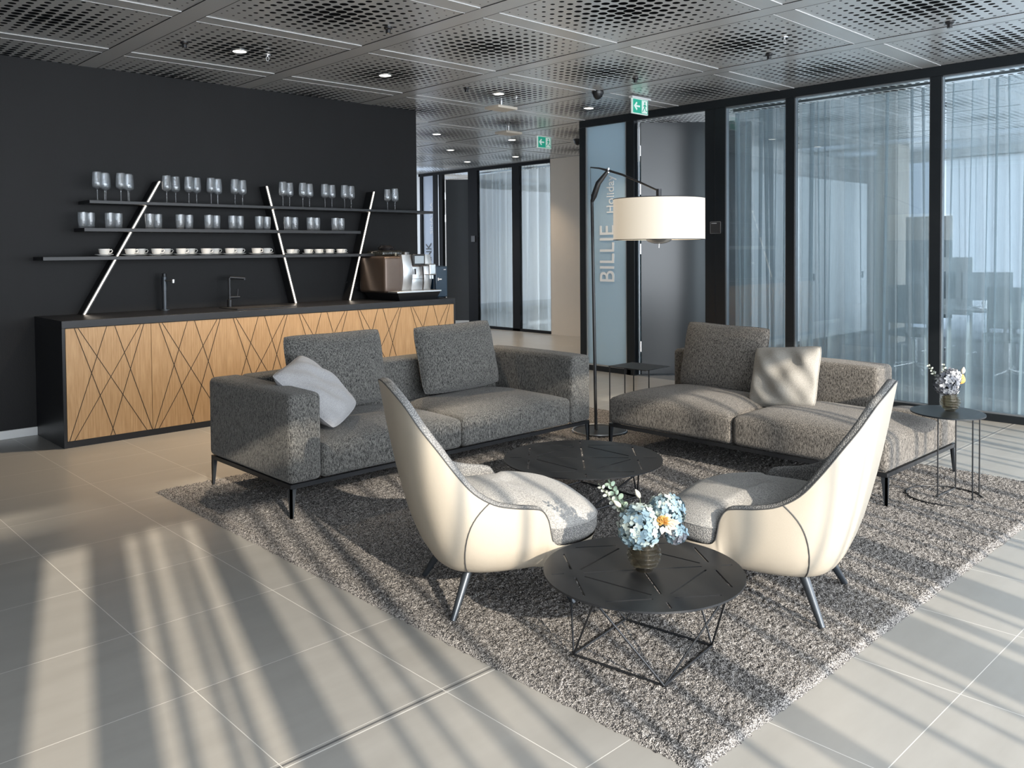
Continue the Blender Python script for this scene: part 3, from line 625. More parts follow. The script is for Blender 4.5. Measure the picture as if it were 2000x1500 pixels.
MB().rbox(4.86, 5.68, 2.0, 3.018, .205, .395, .04, .06, 14, wob=-.006).build('seat_cushion', 'sofa_fabric_brown', s2)
MB().rbox(5.684, 5.96, 2.0, 2.41, .205, .395, .035, .03, 8).build('corner_cushion', 'sofa_fabric_brown', s2)
MB().rbox(5.69, 5.955, 2.414, 4.07, .205, .69, .035, .008, 12).build('backrest', 'sofa_fabric_brown', s2)
# pillows
def pillow(c, U, V, w, h, T, m, label, grp, seed, sag=.03, dent=0):
    rnd = random.Random(seed); U = Vector(U).normalized(); V = Vector(V); V = (V-U*V.dot(U)).normalized(); Nn = U.cross(V); n_ = 26; c = Vector(c)
    a1, a2, a3 = [rnd.uniform(0, 6) for _ in range(3)]
    sides = []
    for sgn in (1, -1):
        P = []
        for i in range(n_+1):
            row = []
            for j in range(n_+1):
                u = -1+2*i/n_; v = -1+2*j/n_
                u = math.sin(u*PI/2)*.55+u*.45; v = math.sin(v*PI/2)*.55+v*.45
                th = T*((1-u**4)*(1-v**4))**.5*(.75+.25*(1-u*u)*(1-v*v))
                x = u*w/2*(1-.05*(1-v*v)*abs(u)) ; x *= 1-.07*(u*v)**4; y = v*h/2*(1-.06*(1-u*u)*abs(v))*(1-.07*(u*v)**4) - sag*(1-v)*.2*math.cos(u*2)
                k = dent*(math.sin(u*5+a1)*math.cos(v*4+a2)+.6*math.sin(u*9+v*7+a3))*(1-u**4)*(1-v**4)
                row.append(c+U*x+V*y+Nn*(sgn*th/2+k))
            P.append(row)
        sides.append(P)
    mb = MB().grid(sides[0]); P2 = [r_[::-1] for r_ in sides[1]]; mb.grid(P2)
    ring = [sides[0][i][0] for i in range(n_+1)]+[sides[0][n_][j] for j in range(1, n_+1)]+[sides[0][i][n_] for i in range(n_-1, -1, -1)]+[sides[0][0][j] for j in range(n_-1, 0, -1)]
    o = mb.build('cushion', m, org=tuple(c), ang=60); tag(o, label, 'cushion', grp)
    MB().tube(ring, .0035, 6, closed=True).build('piping', m, o, org=tuple(c)); return o
pillow((3.09, 4.95, .705), (1, 0, 0), (.0, .22, 1), .78, .52, .20, 'sofa_fabric', 'large grey back cushion at the left of the corner sofa, behind the pale one', 'large back cushions', 1)
pillow((4.13, 4.93, .70), (1, -.02, .02), (-.12, .25, 1), .76, .52, .20, 'sofa_fabric', 'large grey back cushion leaning alone in the middle of the corner sofa', 'large back cushions', 2)
pillow((2.72, 4.60, .645), (.35, .28, .07), (-.30, .26, .34), .47, .50, .17, 'scatter_fabric', 'small light grey cushion slumped over the left armrest of the corner sofa', 'small scatter cushions', 3, dent=.014)
pillow((5.58, 3.53, .675), (0, -1, -.02), (.24, .06, 1), .74, .52, .20, 'sofa_fabric_brown', 'large brown-grey back cushion on the daybed sofa', 'large back cushions', 4)
pillow((5.38, 2.92, .615), (-.02, -1, .10), (.42, -.04, 1), .52, .44, .13, 'scatter_fabric_warm', 'small pale crumpled cushion in front of the large one on daybed', 'small scatter cushions', 5, dent=.020)

# ---- lounge chair
half = [(-.49, 0, .955), (-.488, .09, .95), (-.475, .17, .93), (-.445, .25, .885), (-.40, .30, .81), (-.335, .335, .72), (-.27, .355, .63), (-.20, .365, .55), (-.12, .37, .50), (-.04, .37, .478), (.04, .368, .466), (.085, .362, .452), (.112, .358, .41), (.125, .355, .35), (.135, .352, .32), (.165, .352, .302), (.26, .338, .302), (.35, .268, .302), (.398, .155, .302), (.414, 0, .302)]
def catmull(P, sub):
    out = []; Q = [Vector(p) for p in P]
    for i in range(len(Q)-1):
        p0 = Q[max(i-1, 0)] if i > 0 else Vector((Q[1].x, -Q[1].y, Q[1].z)); p1, p2 = Q[i], Q[i+1]; p3 = Q[min(i+2, len(Q)-1)] if i+2 < len(Q) else Vector((Q[-2].x, -Q[-2].y, Q[-2].z))
        for s_ in range(sub):
            t = s_/sub; out.append(.5*((2*p1)+(-p0+p2)*t+(2*p0-5*p1+4*p2-p3)*t*t+(-p0+3*p1-3*p2+p3)*t**3))
    out.append(Q[-1]); return out
hr = catmull(half, 4); rim = hr + [Vector((p.x, -p.y, p.z)) for p in hr[-2:0:-1]]; NR = len(rim); NH = len(hr); ARM = 14*4
def outer(p, t):
    zb = .185; Bt = Vector(((.50 if p.x < 0 else .68)*p.x, .58*p.y, zb))
    bk = min(1, max(0, -p.x/.45)); P1 = Vector((p.x*(.93-.05*bk), p.y*1.02, p.z-.45*(p.z-zb))); P2 = Vector((p.x*(.80-.10*bk), p.y*.97, zb+.004)); s_ = 1-t
    return p*s_**3+P1*3*s_*s_*t+P2*3*s_*t*t+Bt*t**3
def inward(p):
    c = Vector((.05, 0, 0)); q = Vector((p.x, p.y, 0)); d = (c-q); d.y *= 1.0; return d.normalized()
def lounge_chair(label):
    t = thing('lounge_chair', label, 'armchair', (2.485, 2.72, 0), R(-25), 'cream lounge chairs')
    TT = [0, .04, .1, .18, .27, .36, .46, .56, .66, .76, .86, .94, 1]
    mb = MB(); P = [[outer(p, tt) for p in rim] for tt in TT]; mb.grid(P, cv=True)
    mb.add([*P[-1], Vector((0, 0, .180))], [(i, (i+1) % NR, NR) for i in range(NR)])
    def rimf(f):
        k = int(f); return rim[k % NR].lerp(rim[(k+1) % NR], f-k)
    for sg in (1, -1):
        mb.tube([outer(rimf((31-11*math.sin(tt/16*PI/2)) if sg > 0 else NR-(31-11*math.sin(tt/16*PI/2))), tt/16)+Vector((0, .0008*sg, 0)) for tt in range(0, 15)], .0026, 6, 1)
    mb.build('shell', ['cream_leather', 'dark_piping'], t, local=True, ang=50)
    # lining: rim roll + inside face, arms and back only
    seq = [rim[i % NR] for i in range(-ARM, ARM+1)]
    rows = []; RT = [0, .03, .08, .15, .22, .30, .38, .46, .54]
    for p in seq:
        n_ = inward(p); row = [p + Vector((0, 0, .001)), p + n_*.016+Vector((0, 0, .011)), p+n_*.034+Vector((0, 0, .009))]
        for q in RT:
            q2 = q
            while q2 > 0 and outer(p, q2).z < .33: q2 -= .02
            o = outer(p, max(q2, 0)); row.append(o+n_*(.040+.020*min(1, q2*3)))
        rows.append(row)
    mb = MB().grid(rows)
    for row, p in ((rows[0], seq[0]), (rows[-1], seq[-1])):
        k = len(row); ov = [outer(p, q) for q in RT]
        for i in range(len(RT)-1): mb.add([ov[i], row[3+i], row[4+i], ov[i+1]], [(0, 1, 2, 3)])
        mb.add([row[0], row[1], row[2], row[3], ov[0]], [(0, 1, 2, 3, 4)])
    # arm front faces
    mb.build('inner_lining', 'chair_knit', t, local=True, ang=70)
    MB().tube([p+Vector((0, 0, .002)) for p in seq], .0028, 6).build('piping', 'dark_piping', t, local=True)
    # seat cushion, wider in front of the arms
    def outline(sc_, z, slope=1.0):
        pts = []
        for i in range(64):
            a = 2*PI*i/64; c, s_ = math.cos(a), math.sin(a); x = .02+(.40*abs(c)**.75 if c > 0 else -.31*abs(c)**.75); y = abs(s_)**.62*(1 if s_ > 0 else -1)
            hw = .285 + (.355-.285)*min(1, max(0, (x-.10)/.045)); y *= hw
            cx = .02; pts.append((cx+(x-cx)*sc_, y*sc_, z-.035*slope*max(0, (x-.1))/.3))
        return pts
    L = [(.86, .270, 0), (.93, .285, 0), (.985, .305, 0), (1.0, .322, 0), (1.003, .345, 0), (1.0, .368, 0), (.99, .388, .3), (.955, .412, .5), (.88, .440, .6), (.74, .466, .6), (.5, .484, .6), (.25, .492, .5), (.1, .494, .5)]
    P = [outline(a, z, s_) for a, z, s_ in L]
    sd_ = MB().grid(P[:6], cv=True); sd_.add(P[0], [tuple(range(64))[::-1]])
    top = MB().grid(P[5:], cv=True); top.add(P[-1], [tuple(range(64))])
    se = top.build('seat_cushion', 'chair_fabric', t, local=True, ang=60); sd_.build('cushion_border', 'chair_knit', se, org=(0, 0, 0), ang=60)
    MB().tube([Vector(p)+Vector((0, 0, .002)) for p in P[5]], .0035, 6, closed=True).build('cushion_piping', 'chair_fabric', se, org=(0, 0, 0))
    for sx_, sy_ in ((-1, -1), (-1, 1), (1, -1), (1, 1)):
        MB().tube([(.17*sx_, .18*sy_, .20), (.262*sx_, .255*sy_, RZ)], [.021, .0125], 16).build('leg', 'leg_metal', t, local=True)
    return t
ch = lounge_chair('cream leather lounge chair at left, seen from behind its right side, nearest the corner sofa')
dup(ch, (3.30, 1.855, 0), R(105.5), 'cream leather lounge chair at right, backed towards the round side table and daybed')

# ---- coffee tables
def coffee_table(label, c, ang, Rr, zt, hs, grp='perforated round coffee tables'):
    t = thing('coffee_table', label, 'coffee table', (c[0], c[1], RZ), ang, grp); zt -= RZ
    # slotted disc: solid disc with dark see-through slots cut as a boolean-free mesh: build triangulated disc minus slots via bmesh
    import bmesh
    me = bpy.data.meshes.new('table_top'); bm = bmesh.new()
    bmesh.ops.create_circle(bm, cap_ends=True, radius=Rr, segments=96); r_ = bmesh.ops.extrude_face_region(bm, geom=bm.faces[:]); bmesh.ops.translate(bm, verts=[v for v in r_['geom'] if isinstance(v, bmesh.types.BMVert)], vec=(0, 0, .007))
    bmesh.ops.recalc_face_normals(bm, faces=bm.faces[:]); bm.to_mesh(me); bm.free(); me.materials.append(MATS['gun_metal'])
    top = bpy.data.objects.new('table_top', me); COL.objects.link(top); top.parent = t; top.location = (0, 0, zt-.007)
    a = hs*math.sqrt(2); N4 = [(hs, hs), (-hs, hs), (-hs, -hs), (hs, -hs)]; g = Rr*.13; segs = []
    def seg(p, q, g0, g1):
        d = Vector((q[0]-p[0], q[1]-p[1])); L_ = d.length; d /= L_; segs.append(((p[0]+d.x*g0, p[1]+d.y*g0), (q[0]-d.x*g1, q[1]-d.y*g1)))
    def chord(x): return math.sqrt(max(0, (Rr*.93)**2-x*x))
    for i in range(4): seg(N4[i], N4[(i+1) % 4], g, g)
    for p in N4:
        seg((0, 0), p, g*.55, g*.8)
        d = Vector(p).normalized(); seg(p, (d.x*Rr*.93, d.y*Rr*.93), g*.7, 0)
        pr = Vector((-d.y, d.x))
        for s_ in (1, -1): q = (p[0]+pr.x*s_*chord(a)*.92, p[1]+pr.y*s_*chord(a)*.92); seg(p, q, g*.8, 0)
    cut = MB()
    for p, q in segs:
        d = Vector((q[0]-p[0], q[1]-p[1]))
        if d.length < .02: continue
        d.normalize(); nn = Vector((-d.y, d.x))*Rr*.011
        cut.prism([(p[0]+nn.x, p[1]+nn.y), (p[0]-nn.x, p[1]-nn.y), (q[0]-nn.x, q[1]-nn.y), (q[0]+nn.x, q[1]+nn.y)], -.01, .02)
    co_ = cut.build('slot_cutter', 'gun_metal', None); md = top.modifiers.new('slots', 'BOOLEAN'); md.operation = 'DIFFERENCE'; md.object = co_; md.solver = 'EXACT'
    co_.parent = top; bpy.context.view_layer.update()
    nm = bpy.data.meshes.new_from_object(top.evaluated_get(bpy.context.evaluated_depsgraph_get())); top.modifiers.clear(); top.data = nm; nm.name = 'table_top'
    nm.materials.clear(); nm.materials.append(MATS['gun_metal']); bpy.data.objects.remove(co_)
    # wire base: floor square with rods fanning to the rim
    rr_ = Rr*.0125; sq = [(hs, hs), (-hs, hs), (-hs, -hs), (hs, -hs)]; w = MB(); w.tube([(x, y, rr_) for x, y in sq], rr_, 8, closed=True)
    mb = MB()
    for i in range(4):
        p = Vector((*sq[i], rr_)); q = Vector((*sq[(i+1) % 4], rr_)); mb.tube([p, q], rr_, 8)
    mb.build('floor_ring', 'gun_metal', t, local=True); k = Rr*.90
    tp_ = [(k*math.cos(PI/2*i+PI/2), k*math.sin(PI/2*i+PI/2)) for i in range(4)]   # between corner i and i+1
    for i in range(4):
        tt = Vector((*tp_[i], zt-.008))
        for j in (i, (i+1) % 4): MB().tube([Vector((*sq[j], rr_)), tt], rr_*.85, 8).build('rod', 'gun_metal', t, local=True)
    return t
coffee_table('smaller round black coffee table in the foreground, holding the blue flower vase', (2.478, 1.908), R(8), .367, .320, .185)
coffee_table('larger low round black coffee table in front of both sofas, nothing on it', (3.783, 3.36), R(-1), .472, .255, .228)
# ---- round side table
st_ = thing('side_table', 'small oval dark side table on thin wire legs at the right, holding dried flowers', 'side table', (5.40, 1.868, RZ))
def ell(cx, cy, a, b, ang, k, a0=0, a1=2*PI, z=0): return [Vector((cx+a*math.cos(t)*math.cos(ang)-b*math.sin(t)*math.sin(ang), cy+a*math.cos(t)*math.sin(ang)+b*math.sin(t)*math.cos(ang), z)) for t in [a0+(a1-a0)*i/k for i in range(k+1)]]
E_ = ell(5.40, 1.868, .225, .200, R(46), 60)[:-1]; MB().prism([(p.x, p.y) for p in E_], .497, .505).build('table_top', 'charcoal_frame', st_)
legs_ = [(5.10, 1.842), (5.515, 1.845), (5.205, 1.665), (5.43, 1.672)]
top_ = [(5.265, 1.73), (5.50, 1.84), (5.34, 1.70), (5.55, 1.77)]
lg = [(5.262, 1.872), (5.52, 1.86), (5.335, 1.705), (5.50, 1.72)]
for (x, y) in lg: MB().tube([(x, y, RZ), (x, y, .497)], .0045, 8).build('leg', 'black_metal', st_)
ring = ell(5.306, 1.85, .215, .205, 0, 48, R(-60), R(245), RZ+.005); MB().tube(ring, .0045, 8).tube([Vector((lg[0][0], lg[0][1], RZ+.005)), Vector((lg[1][0], lg[1][1], RZ+.005))], .0045, 8).tube([Vector((lg[1][0], lg[1][1], RZ+.005)), Vector((lg[3][0], lg[3][1], RZ+.005))], .0045, 8).build('floor_ring', 'black_metal', st_)
# ---- rear rectangular side table
rt_ = thing('side_table', 'small rectangular black side table in the corner between both sofas', 'side table', (5.76, 4.48, RZ))
B(5.60, 5.94, 4.275, 4.68, .494, .50).build('table_top', 'black_metal', rt_, bevel=.001)
for (x, y) in ((5.605, 4.665), (5.605, 4.50), (5.66, 4.45), (5.66, 4.29)): MB().tube([(x, y, 0.004), (x, y, .494)], .005, 8).build('leg', 'black_metal', rt_)
MB().tube([(5.605, 4.665, .006), (5.605, 4.50, .006)], .005, 8).tube([(5.66, 4.45, .006), (5.66, 4.29, .006)], .005, 8).tube([(5.605, 4.665, .006), (5.93, 4.665, .006), (5.93, 4.29, .006), (5.66, 4.29, .006)], .005, 8).build('floor_ring', 'black_metal', rt_)
# ---- arc floor lamp
lp = thing('arc_floor_lamp', 'black arc floor lamp with wide lit cream drum shade between the sofas', 'floor lamp', (5.263, 4.489, RZ))
MB().lathe([(.001, 0), (.225, 0), (.228, .006), (.222, .012), (.205, .014), (.20, .010), (.001, .010)], (5.263, 4.489, RZ), 48).build('lamp_base', 'black_metal', lp)
MB().tube([(5.264+.22*math.cos(2*PI*i/48), 4.489+.22*math.sin(2*PI*i/48), RZ+.014) for i in range(48)], .004, 6, closed=True).build('base_rim', 'steel', lp)
PB, PT, PJ, PTIP, PH = Vector((5.264, 4.529, .02)), Vector((5.272, 4.567, 1.906)), Vector((5.336, 4.446, 2.138)), Vector((5.27, 4.58, 2.169)), Vector((5.391, 3.999, 1.955))
MB().tube([PB, PT], .013, 12).build('pole', 'black_metal', lp)
MB().tube([PT+Vector((0, 0, -.02)), PT.lerp(PJ, .12), (PT+PJ)/2+Vector((-.008, .012, .016)), PJ], [.014, .027, .025, .015], 12, flat=.9).build('elbow', 'black_metal', lp)
arm = [PTIP, PTIP.lerp(PJ, .5)+Vector((0, 0, .006)), PJ, PJ.lerp(PH, .3)+Vector((0, 0, .012)), PJ.lerp(PH, .65)+Vector((0, 0, .008)), PH]
MB().tube(arm, [.005, .007, .010, .009, .008, .007], 10).build('arm', 'black_metal', lp)
MB().tube([PTIP, PT+Vector((.004, .012, 0)), PB+Vector((.02, .02, 0))], .002, 6).build('cable', 'black_metal', lp)
MB().lathe([(.001, -.02), (.012, -.02), (.012, .02), (.001, .02)], tuple(PJ), 14).build('joint', 'steel', lp)
SCX, SCY = 5.394, 3.988
MB().lathe([(.001, 1.965), (.021, 1.965), (.022, 1.89), (.022, 1.80), (.001, 1.80)], (SCX, SCY, 0), 20).build('lamp_socket', 'gun_metal', lp)
sh_ = MB().lathe([(.352, 1.572), (.352, 1.888), (.349, 1.888), (.349, 1.572), (.352, 1.572)], (SCX, SCY, 0), 72).build('lamp_shade', 'lamp_cloth', lp)
for z in (1.572, 1.888): MB().tube([(SCX+.352*math.cos(2*PI*i/72), SCY+.352*math.sin(2*PI*i/72), z) for i in range(72)], .003, 6, closed=True).build('shade_rim', 'gun_metal', sh_, org=wloc(lp))
MB().lathe([(.001, 1.576), (.345, 1.576), (.345, 1.580), (.001, 1.580)], (SCX, SCY, 0), 48).build('diffuser', 'lamp_diffuser', lp)
MB().lathe([(.10, 1.572), (.085, 1.555), (.045, 1.542), (.001, 1.538)], (SCX, SCY, 0), 24).tube([(SCX, SCY, 1.54), (SCX, SCY, 1.508)], .004, 8).build('finial', 'steel', lp)


# ---- vases and flowers
def vase_mesh(k): 
    pr = [(.0005, 0), (.030, 0), (.032, .006), (.036, .012)]
    for i in range(7):
        z = .016+i*.0165; rr_ = (.050, .058, .062, .060, .052, .044, .038)[i]; pr += [(rr_-.007, z), (rr_, z+.006), (rr_, z+.010), (rr_-.007, z+.0155)]
    pr += [(.038, .136), (.034, .136)] + [(.034, .12), (.045, .07), (.04, .02), (.0005, .012)]
    return [(a*k, b*k) for a, b in pr]
def petal_cluster(mb, c, r, nfl, size, rnd, mats=(0, 1)):
    c = Vector(c)
    for i in range(nfl):
        z = 1-2*(i+.5)/nfl; a = i*2.39996; q = math.sqrt(1-z*z); d = Vector((q*math.cos(a), q*math.sin(a), z)); d = (d+Vector([rnd.uniform(-.15, .15) for _ in range(3)])).normalized()
        p = c+d*r*rnd.uniform(.82, 1.06); u = d.orthogonal().normalized(); w = d.cross(u); a0 = rnd.uniform(0, PI); m_ = mats[0] if rnd.random() < .6 else mats[1]
        for j in range(4):
            b = a0+j*PI/2; e = u*math.cos(b)+w*math.sin(b); g = d.cross(e); s_ = size*rnd.uniform(.75, 1.15); cu = rnd.uniform(.1, .5)
            mb.add([p, p+e*s_*.45+g*s_*.42+d*s_*cu*.3, p+e*s_*.95+g*s_*.28+d*s_*cu*.6, p+e*s_*1.02-g*s_*.28+d*s_*cu*.7, p+e*s_*.45-g*s_*.42+d*s_*cu*.3, p+e*s_*.6+d*s_*.05], [(0, 5, 1), (1, 5, 2), (2, 5, 3), (3, 5, 4), (4, 5, 0)], m_)
def sprig(mb, a, b, nl, size, rnd, bend=.02):
    a, b = Vector(a), Vector(b); side = (b-a).orthogonal().normalized(); pts = [a.lerp(b, i/8)+side*bend*math.sin(PI*i/8) for i in range(9)]; mb.tube(pts, .0014, 5, 1)
    d = (b-a).normalized(); u = d.orthogonal().normalized(); w = d.cross(u)
    for i in range(nl):
        t = .25+.75*i/nl; p = a.lerp(b, t)+side*bend*math.sin(PI*t); an = i*2.4; e = u*math.cos(an)+w*math.sin(an); s_ = size*(1.1-.5*t); g = d*.6+e*.2; g.normalize(); h = e.cross(g).normalized()
        c_ = p+e*s_; vs = [p]+[c_+(e*math.cos(q)+g*math.sin(q)*.9)*s_*.85+h*.15*s_*math.cos(2*q) for q in [2*PI*k/9 for k in range(9)]]
        mb.add(vs, [(0, k+1, (k+1) % 9+1) for k in range(9)], 0)
def blob(mb, c, d, L_, r, m=0, k=10):
    c = Vector(c); d = Vector(d).normalized(); mb.tube([c+d*L_*(i/6) for i in range(7)], [r*.35, r*.8, r, r, r*.85, r*.55, r*.15], k, m)
def to_cam(V0, px, py, dep): return None
ap = (2.478, 1.903, .32)
vz = thing('flower_vase', 'ribbed smoked glass vase with blue hydrangeas and protea on the foreground coffee table', 'vase', ap)
MB().lathe(vase_mesh(1.02), ap, 40).build('vase_body', 'smoked_glass', vz)
# camera-right in the room is (0.72,-0.69,0)
rv = Vector((.723, -.691, 0)); kf = Vector((-.69, -.72, 0))
def at(o, r_, z, f_=0): return Vector(o)+rv*r_+Vector((0, 0, z))+kf*f_
rnd = random.Random(11)
mb = MB(); petal_cluster(mb, at(ap, -.018, .165, .012), .078, 190, .019, rnd); mb.build('hydrangea', ['petal_blue', 'petal_pale'], vz, ang=180)
mb = MB(); petal_cluster(mb, at(ap, .088, .205, -.03), .066, 130, .018, rnd); mb.build('hydrangea', ['petal_blue', 'petal_pale'], vz, ang=180)
mb = MB(); petal_cluster(mb, at(ap, .118, .135, .0), .038, 60, .015, rnd); mb.build('hydrangea', ['petal_blue', 'petal_grey'], vz, ang=180)
pc = at(ap, .062, .192, .055); mb = MB()
for i in range(200):
    z = rnd.uniform(-.2, 1); a = rnd.uniform(0, 2*PI); q = math.sqrt(1-z*z); d = Vector((q*math.cos(a), q*math.sin(a), z)); mb.tube([pc, pc+d*.027], [.0016, .0007], 4)
mb.build('protea_centre', 'protea_core', vz); mb = MB()
for k, (rx, zz, L_) in enumerate(((1, .1, .062), (.85, -.3, .055), (.5, -.75, .05), (.9, .4, .045), (-.2, -.8, .042))):
    d = (rv*rx+Vector((0, 0, zz))+kf*.35).normalized(); s_ = d.orthogonal().normalized()
    e = d.cross(kf).normalized(); mb.add([pc+d*.012, pc+d*L_*.5+e*.013+kf*.006, pc+d*L_, pc+d*L_*.5-e*.013+kf*.006, pc+d*L_*.5+kf*-.003], [(0, 1, 4), (1, 2, 4), (2, 3, 4), (3, 0, 4)])
mb.build('protea_petal', 'protea_petal', vz, ang=180)
mb = MB(); sprig(mb, at(ap, -.01, .12), at(ap, -.165, .315, -.02), 26, .0125, rnd); mb.build('eucalyptus_sprig', ['eucalyptus_grey', 'stem_green'], vz, ang=180)
mb = MB(); sprig(mb, at(ap, -.01, .12), at(ap, -.125, .315, -.07), 26, .018, rnd); mb.build('eucalyptus_sprig', ['eucalyptus', 'stem_green'], vz, ang=180)
for (r_, z, dr) in ((-.085, .235, -1), (-.015, .268, -.45)):
    mb = MB(); p = at(ap, r_, z); d = rv*dr*.7+Vector((0, 0, .6)); blob(mb, p, d, .035, .009); mb.tube([at(ap, 0, .10), p], .0012, 5, 1); mb.build('bunny_tail_grass', ['bunny_tail', 'stem_green'], vz)
as_ = (5.445, 1.868, .505)
v2 = thing('flower_vase', 'ribbed glass vase with grey dried flowers on the small oval side table', 'vase', as_)
MB().lathe(vase_mesh(.95), as_, 32).build('vase_body', 'smoked_glass', v2)
mb = MB(); petal_cluster(mb, at(as_, -.028, .165, .01), .068, 120, .019, rnd); mb.build('hydrangea', ['petal_grey', 'petal_silver'], v2, ang=180)
mb = MB(); petal_cluster(mb, at(as_, .012, .205, -.01), .05, 80, .018, rnd); mb.build('hydrangea', ['petal_silver', 'petal_grey'], v2, ang=180)
mb = MB(); petal_cluster(mb, at(as_, .0, .135, .02), .035, 50, .015, rnd); mb.build('hydrangea', ['petal_grey', 'petal_silver'], v2, ang=180)
mb = MB(); blob(mb, at(as_, .052, .165), rv*.4+Vector((0, 0, .9)), .06, .026, 0, 14); mb.tube([at(as_, 0, .1), at(as_, .055, .18)], .0014, 5, 1); mb.build('protea_centre', ['protea_core', 'stem_green'], v2)
mb = MB(); blob(mb, at(as_, .072, .225), rv*.2+Vector((0, 0, .9)), .042, .013); mb.build('bunny_tail_grass', 'bunny_tail', v2)
for (r_, z) in ((-.135, .285), (-.04, .29)):
    mb = MB(); sprig(mb, at(as_, -.01, .12), at(as_, r_, z), 20, .0125, rnd); mb.build('eucalyptus_sprig', ['eucalyptus_grey', 'stem_green'], v2, ang=180)

# ================================================================== CEILING FITTINGS
dl = None
names = ['above the left end of the bar wall, brightest and nearest', 'above the right half of the bar wall', 'in front of the bar wall corner', 'near the exit sign over the door', 'far away above the corridor, beyond the bar wall end', 'farthest away near the distant glass wall', 'leftmost above the corridor beyond the bar wall', 'above the middle of the corridor', 'over the corridor near the distant curtains']
for i, (x, y) in enumerate([(3.143, 6.41), (4.546, 6.412), (5.944, 6.398), (7.311, 6.372), (8.676, 10.476), (10.058, 11.671), (7.354, 9.173), (8.558, 8.936), (10.147, 10.51)]):
    lab = 'small round recessed ceiling downlight '+names[i]
    if dl is None:
        dl = thing('ceiling_downlight', lab, 'ceiling light', (x, y, H), 0, 'recessed downlights')
        MB().lathe([(.052, -.004), (.060, -.006), (.064, -.001), (.064, .01), (.052, .01), (.052, -.004)], k=28).build('trim_ring', 'steel', dl, local=True)
        MB().lathe([(.001, -.002), (.052, -.002), (.052, .004), (.001, .004)], k=28).build('lens', 'spot_glow', dl, local=True)
    else: dup(dl, (x, y, H), 0, lab)
for (x, y, e) in ((3.143, 6.41, 270), (4.546, 6.412, 270), (5.944, 6.398, 110), (7.311, 6.372, 60), (7.354, 9.173, 70), (8.558, 8.936, 110), (8.676, 10.476, 90), (10.058, 11.671, 70), (10.147, 10.51, 70)):
    s_ = bpy.data.lights.new('downlight_beam', 'SPOT'); s_.energy = e; s_.color = (1, .80, .58); s_.spot_size = R(95); s_.spot_blend = .7; s_.shadow_soft_size = .05
    o = bpy.data.objects.new('downlight_beam', s_); COL.objects.link(o); o.location = (x, y, H-.02)
sp = None
pl = ['above the left part of the bar', 'above the corner sofa, left of the lamp', 'above the bar near its right end', 'at the upper right over the daybed', 'above the right glass wall curtains', 'above the exit sign by the door']
for i, (x, y) in enumerate([(2.697, 6.407), (3.594, 5.024), (5.483, 6.367), (6.466, 2.239), (6.408, 3.619), (6.359, 4.965)]):
    lab = 'tiny black ceiling spotlight head '+pl[i]
    if sp is None:
        sp = thing('ceiling_spot', lab, 'ceiling spot', (x, y, H), 0, 'tiny black ceiling spots')
        MB().lathe([(.001, .0), (.03, 0), (.03, -.012), (.018, -.02), (.018, -.045), (.001, -.045)], k=16).build('spot_body', 'black_plastic', sp, local=True)
        MB().lathe([(.001, -.046), (.013, -.046), (.001, -.050)], k=12).build('spot_lens', 'steel', sp, local=True)
    else: dup(sp, (x, y, H), 0, lab)
sk2 = None
pl = ['above the bar, right of the nearest downlight', 'above the daybed at the upper right', 'above the corridor mouth']
for i, (x, y) in enumerate([(3.368, 6.38), (5.986, 3.253), (6.22, 6.428)]):
    lab = 'small steel ceiling sprinkler '+pl[i]
    if sk2 is None:
        sk2 = thing('sprinkler', lab, 'sprinkler', (x, y, H), 0, 'ceiling sprinklers')
        MB().lathe([(.001, 0), (.028, 0), (.026, -.006), (.001, -.006)], k=16).tube([(0, 0, 0), (0, 0, -.018)], .006, 8).build('sprinkler_body', 'steel', sk2, local=True)
        MB().tube([(.008, 0, -.015), (.014, 0, -.03), (.004, 0, -.05)], .002, 6).tube([(-.008, 0, -.015), (-.014, 0, -.03), (-.004, 0, -.05)], .002, 6).lathe([(.001, -.05), (.016, -.05), (.016, -.053), (.001, -.053)], k=12).build('deflector', 'chrome', sk2, local=True)
    else: dup(sk2, (x, y, H), 0, lab)
dm = thing('dome_camera', 'black dome camera hanging from the ceiling above the frosted BILLIE glass', 'camera', (6.601, 5.636, H), 0, 'black dome cameras')
MB().lathe([(.001, 0), (.062, 0), (.064, -.02), (.058, -.034), (.001, -.034)], k=28).build('camera_housing', 'black_plastic', dm, local=True)
MB().lathe([(.055, -.034), (.048, -.055), (.030, -.075), (.012, -.085), (.001, -.087)], k=24).build('camera_dome', 'gun_metal', dm, local=True)
dup(dm, (9.247, 8.279, H), 0, 'distant black dome camera half hidden behind the corner of the glass wall')
for i, (x, y, ang, lab) in enumerate(((6.22, 6.66, 0, 'pale flat rectangular ceiling unit above corridor mouth, the nearer one'), (7.60, 8.0, 0, 'pale flat rectangular ceiling unit above the corridor, the farther one'))):
    t = thing('ceiling_unit', lab, 'access point', (x, y, 3.0), ang, 'flat ceiling units')
    B(-.14, .14, -.11, .11, 0, .028).build('unit_body', 'beige_paint', t, local=True, bevel=.004)
    MB().tube([(0, 0, .028), (0, 0, .1)], .02, 12).build('unit_mount', 'steel', t, local=True)
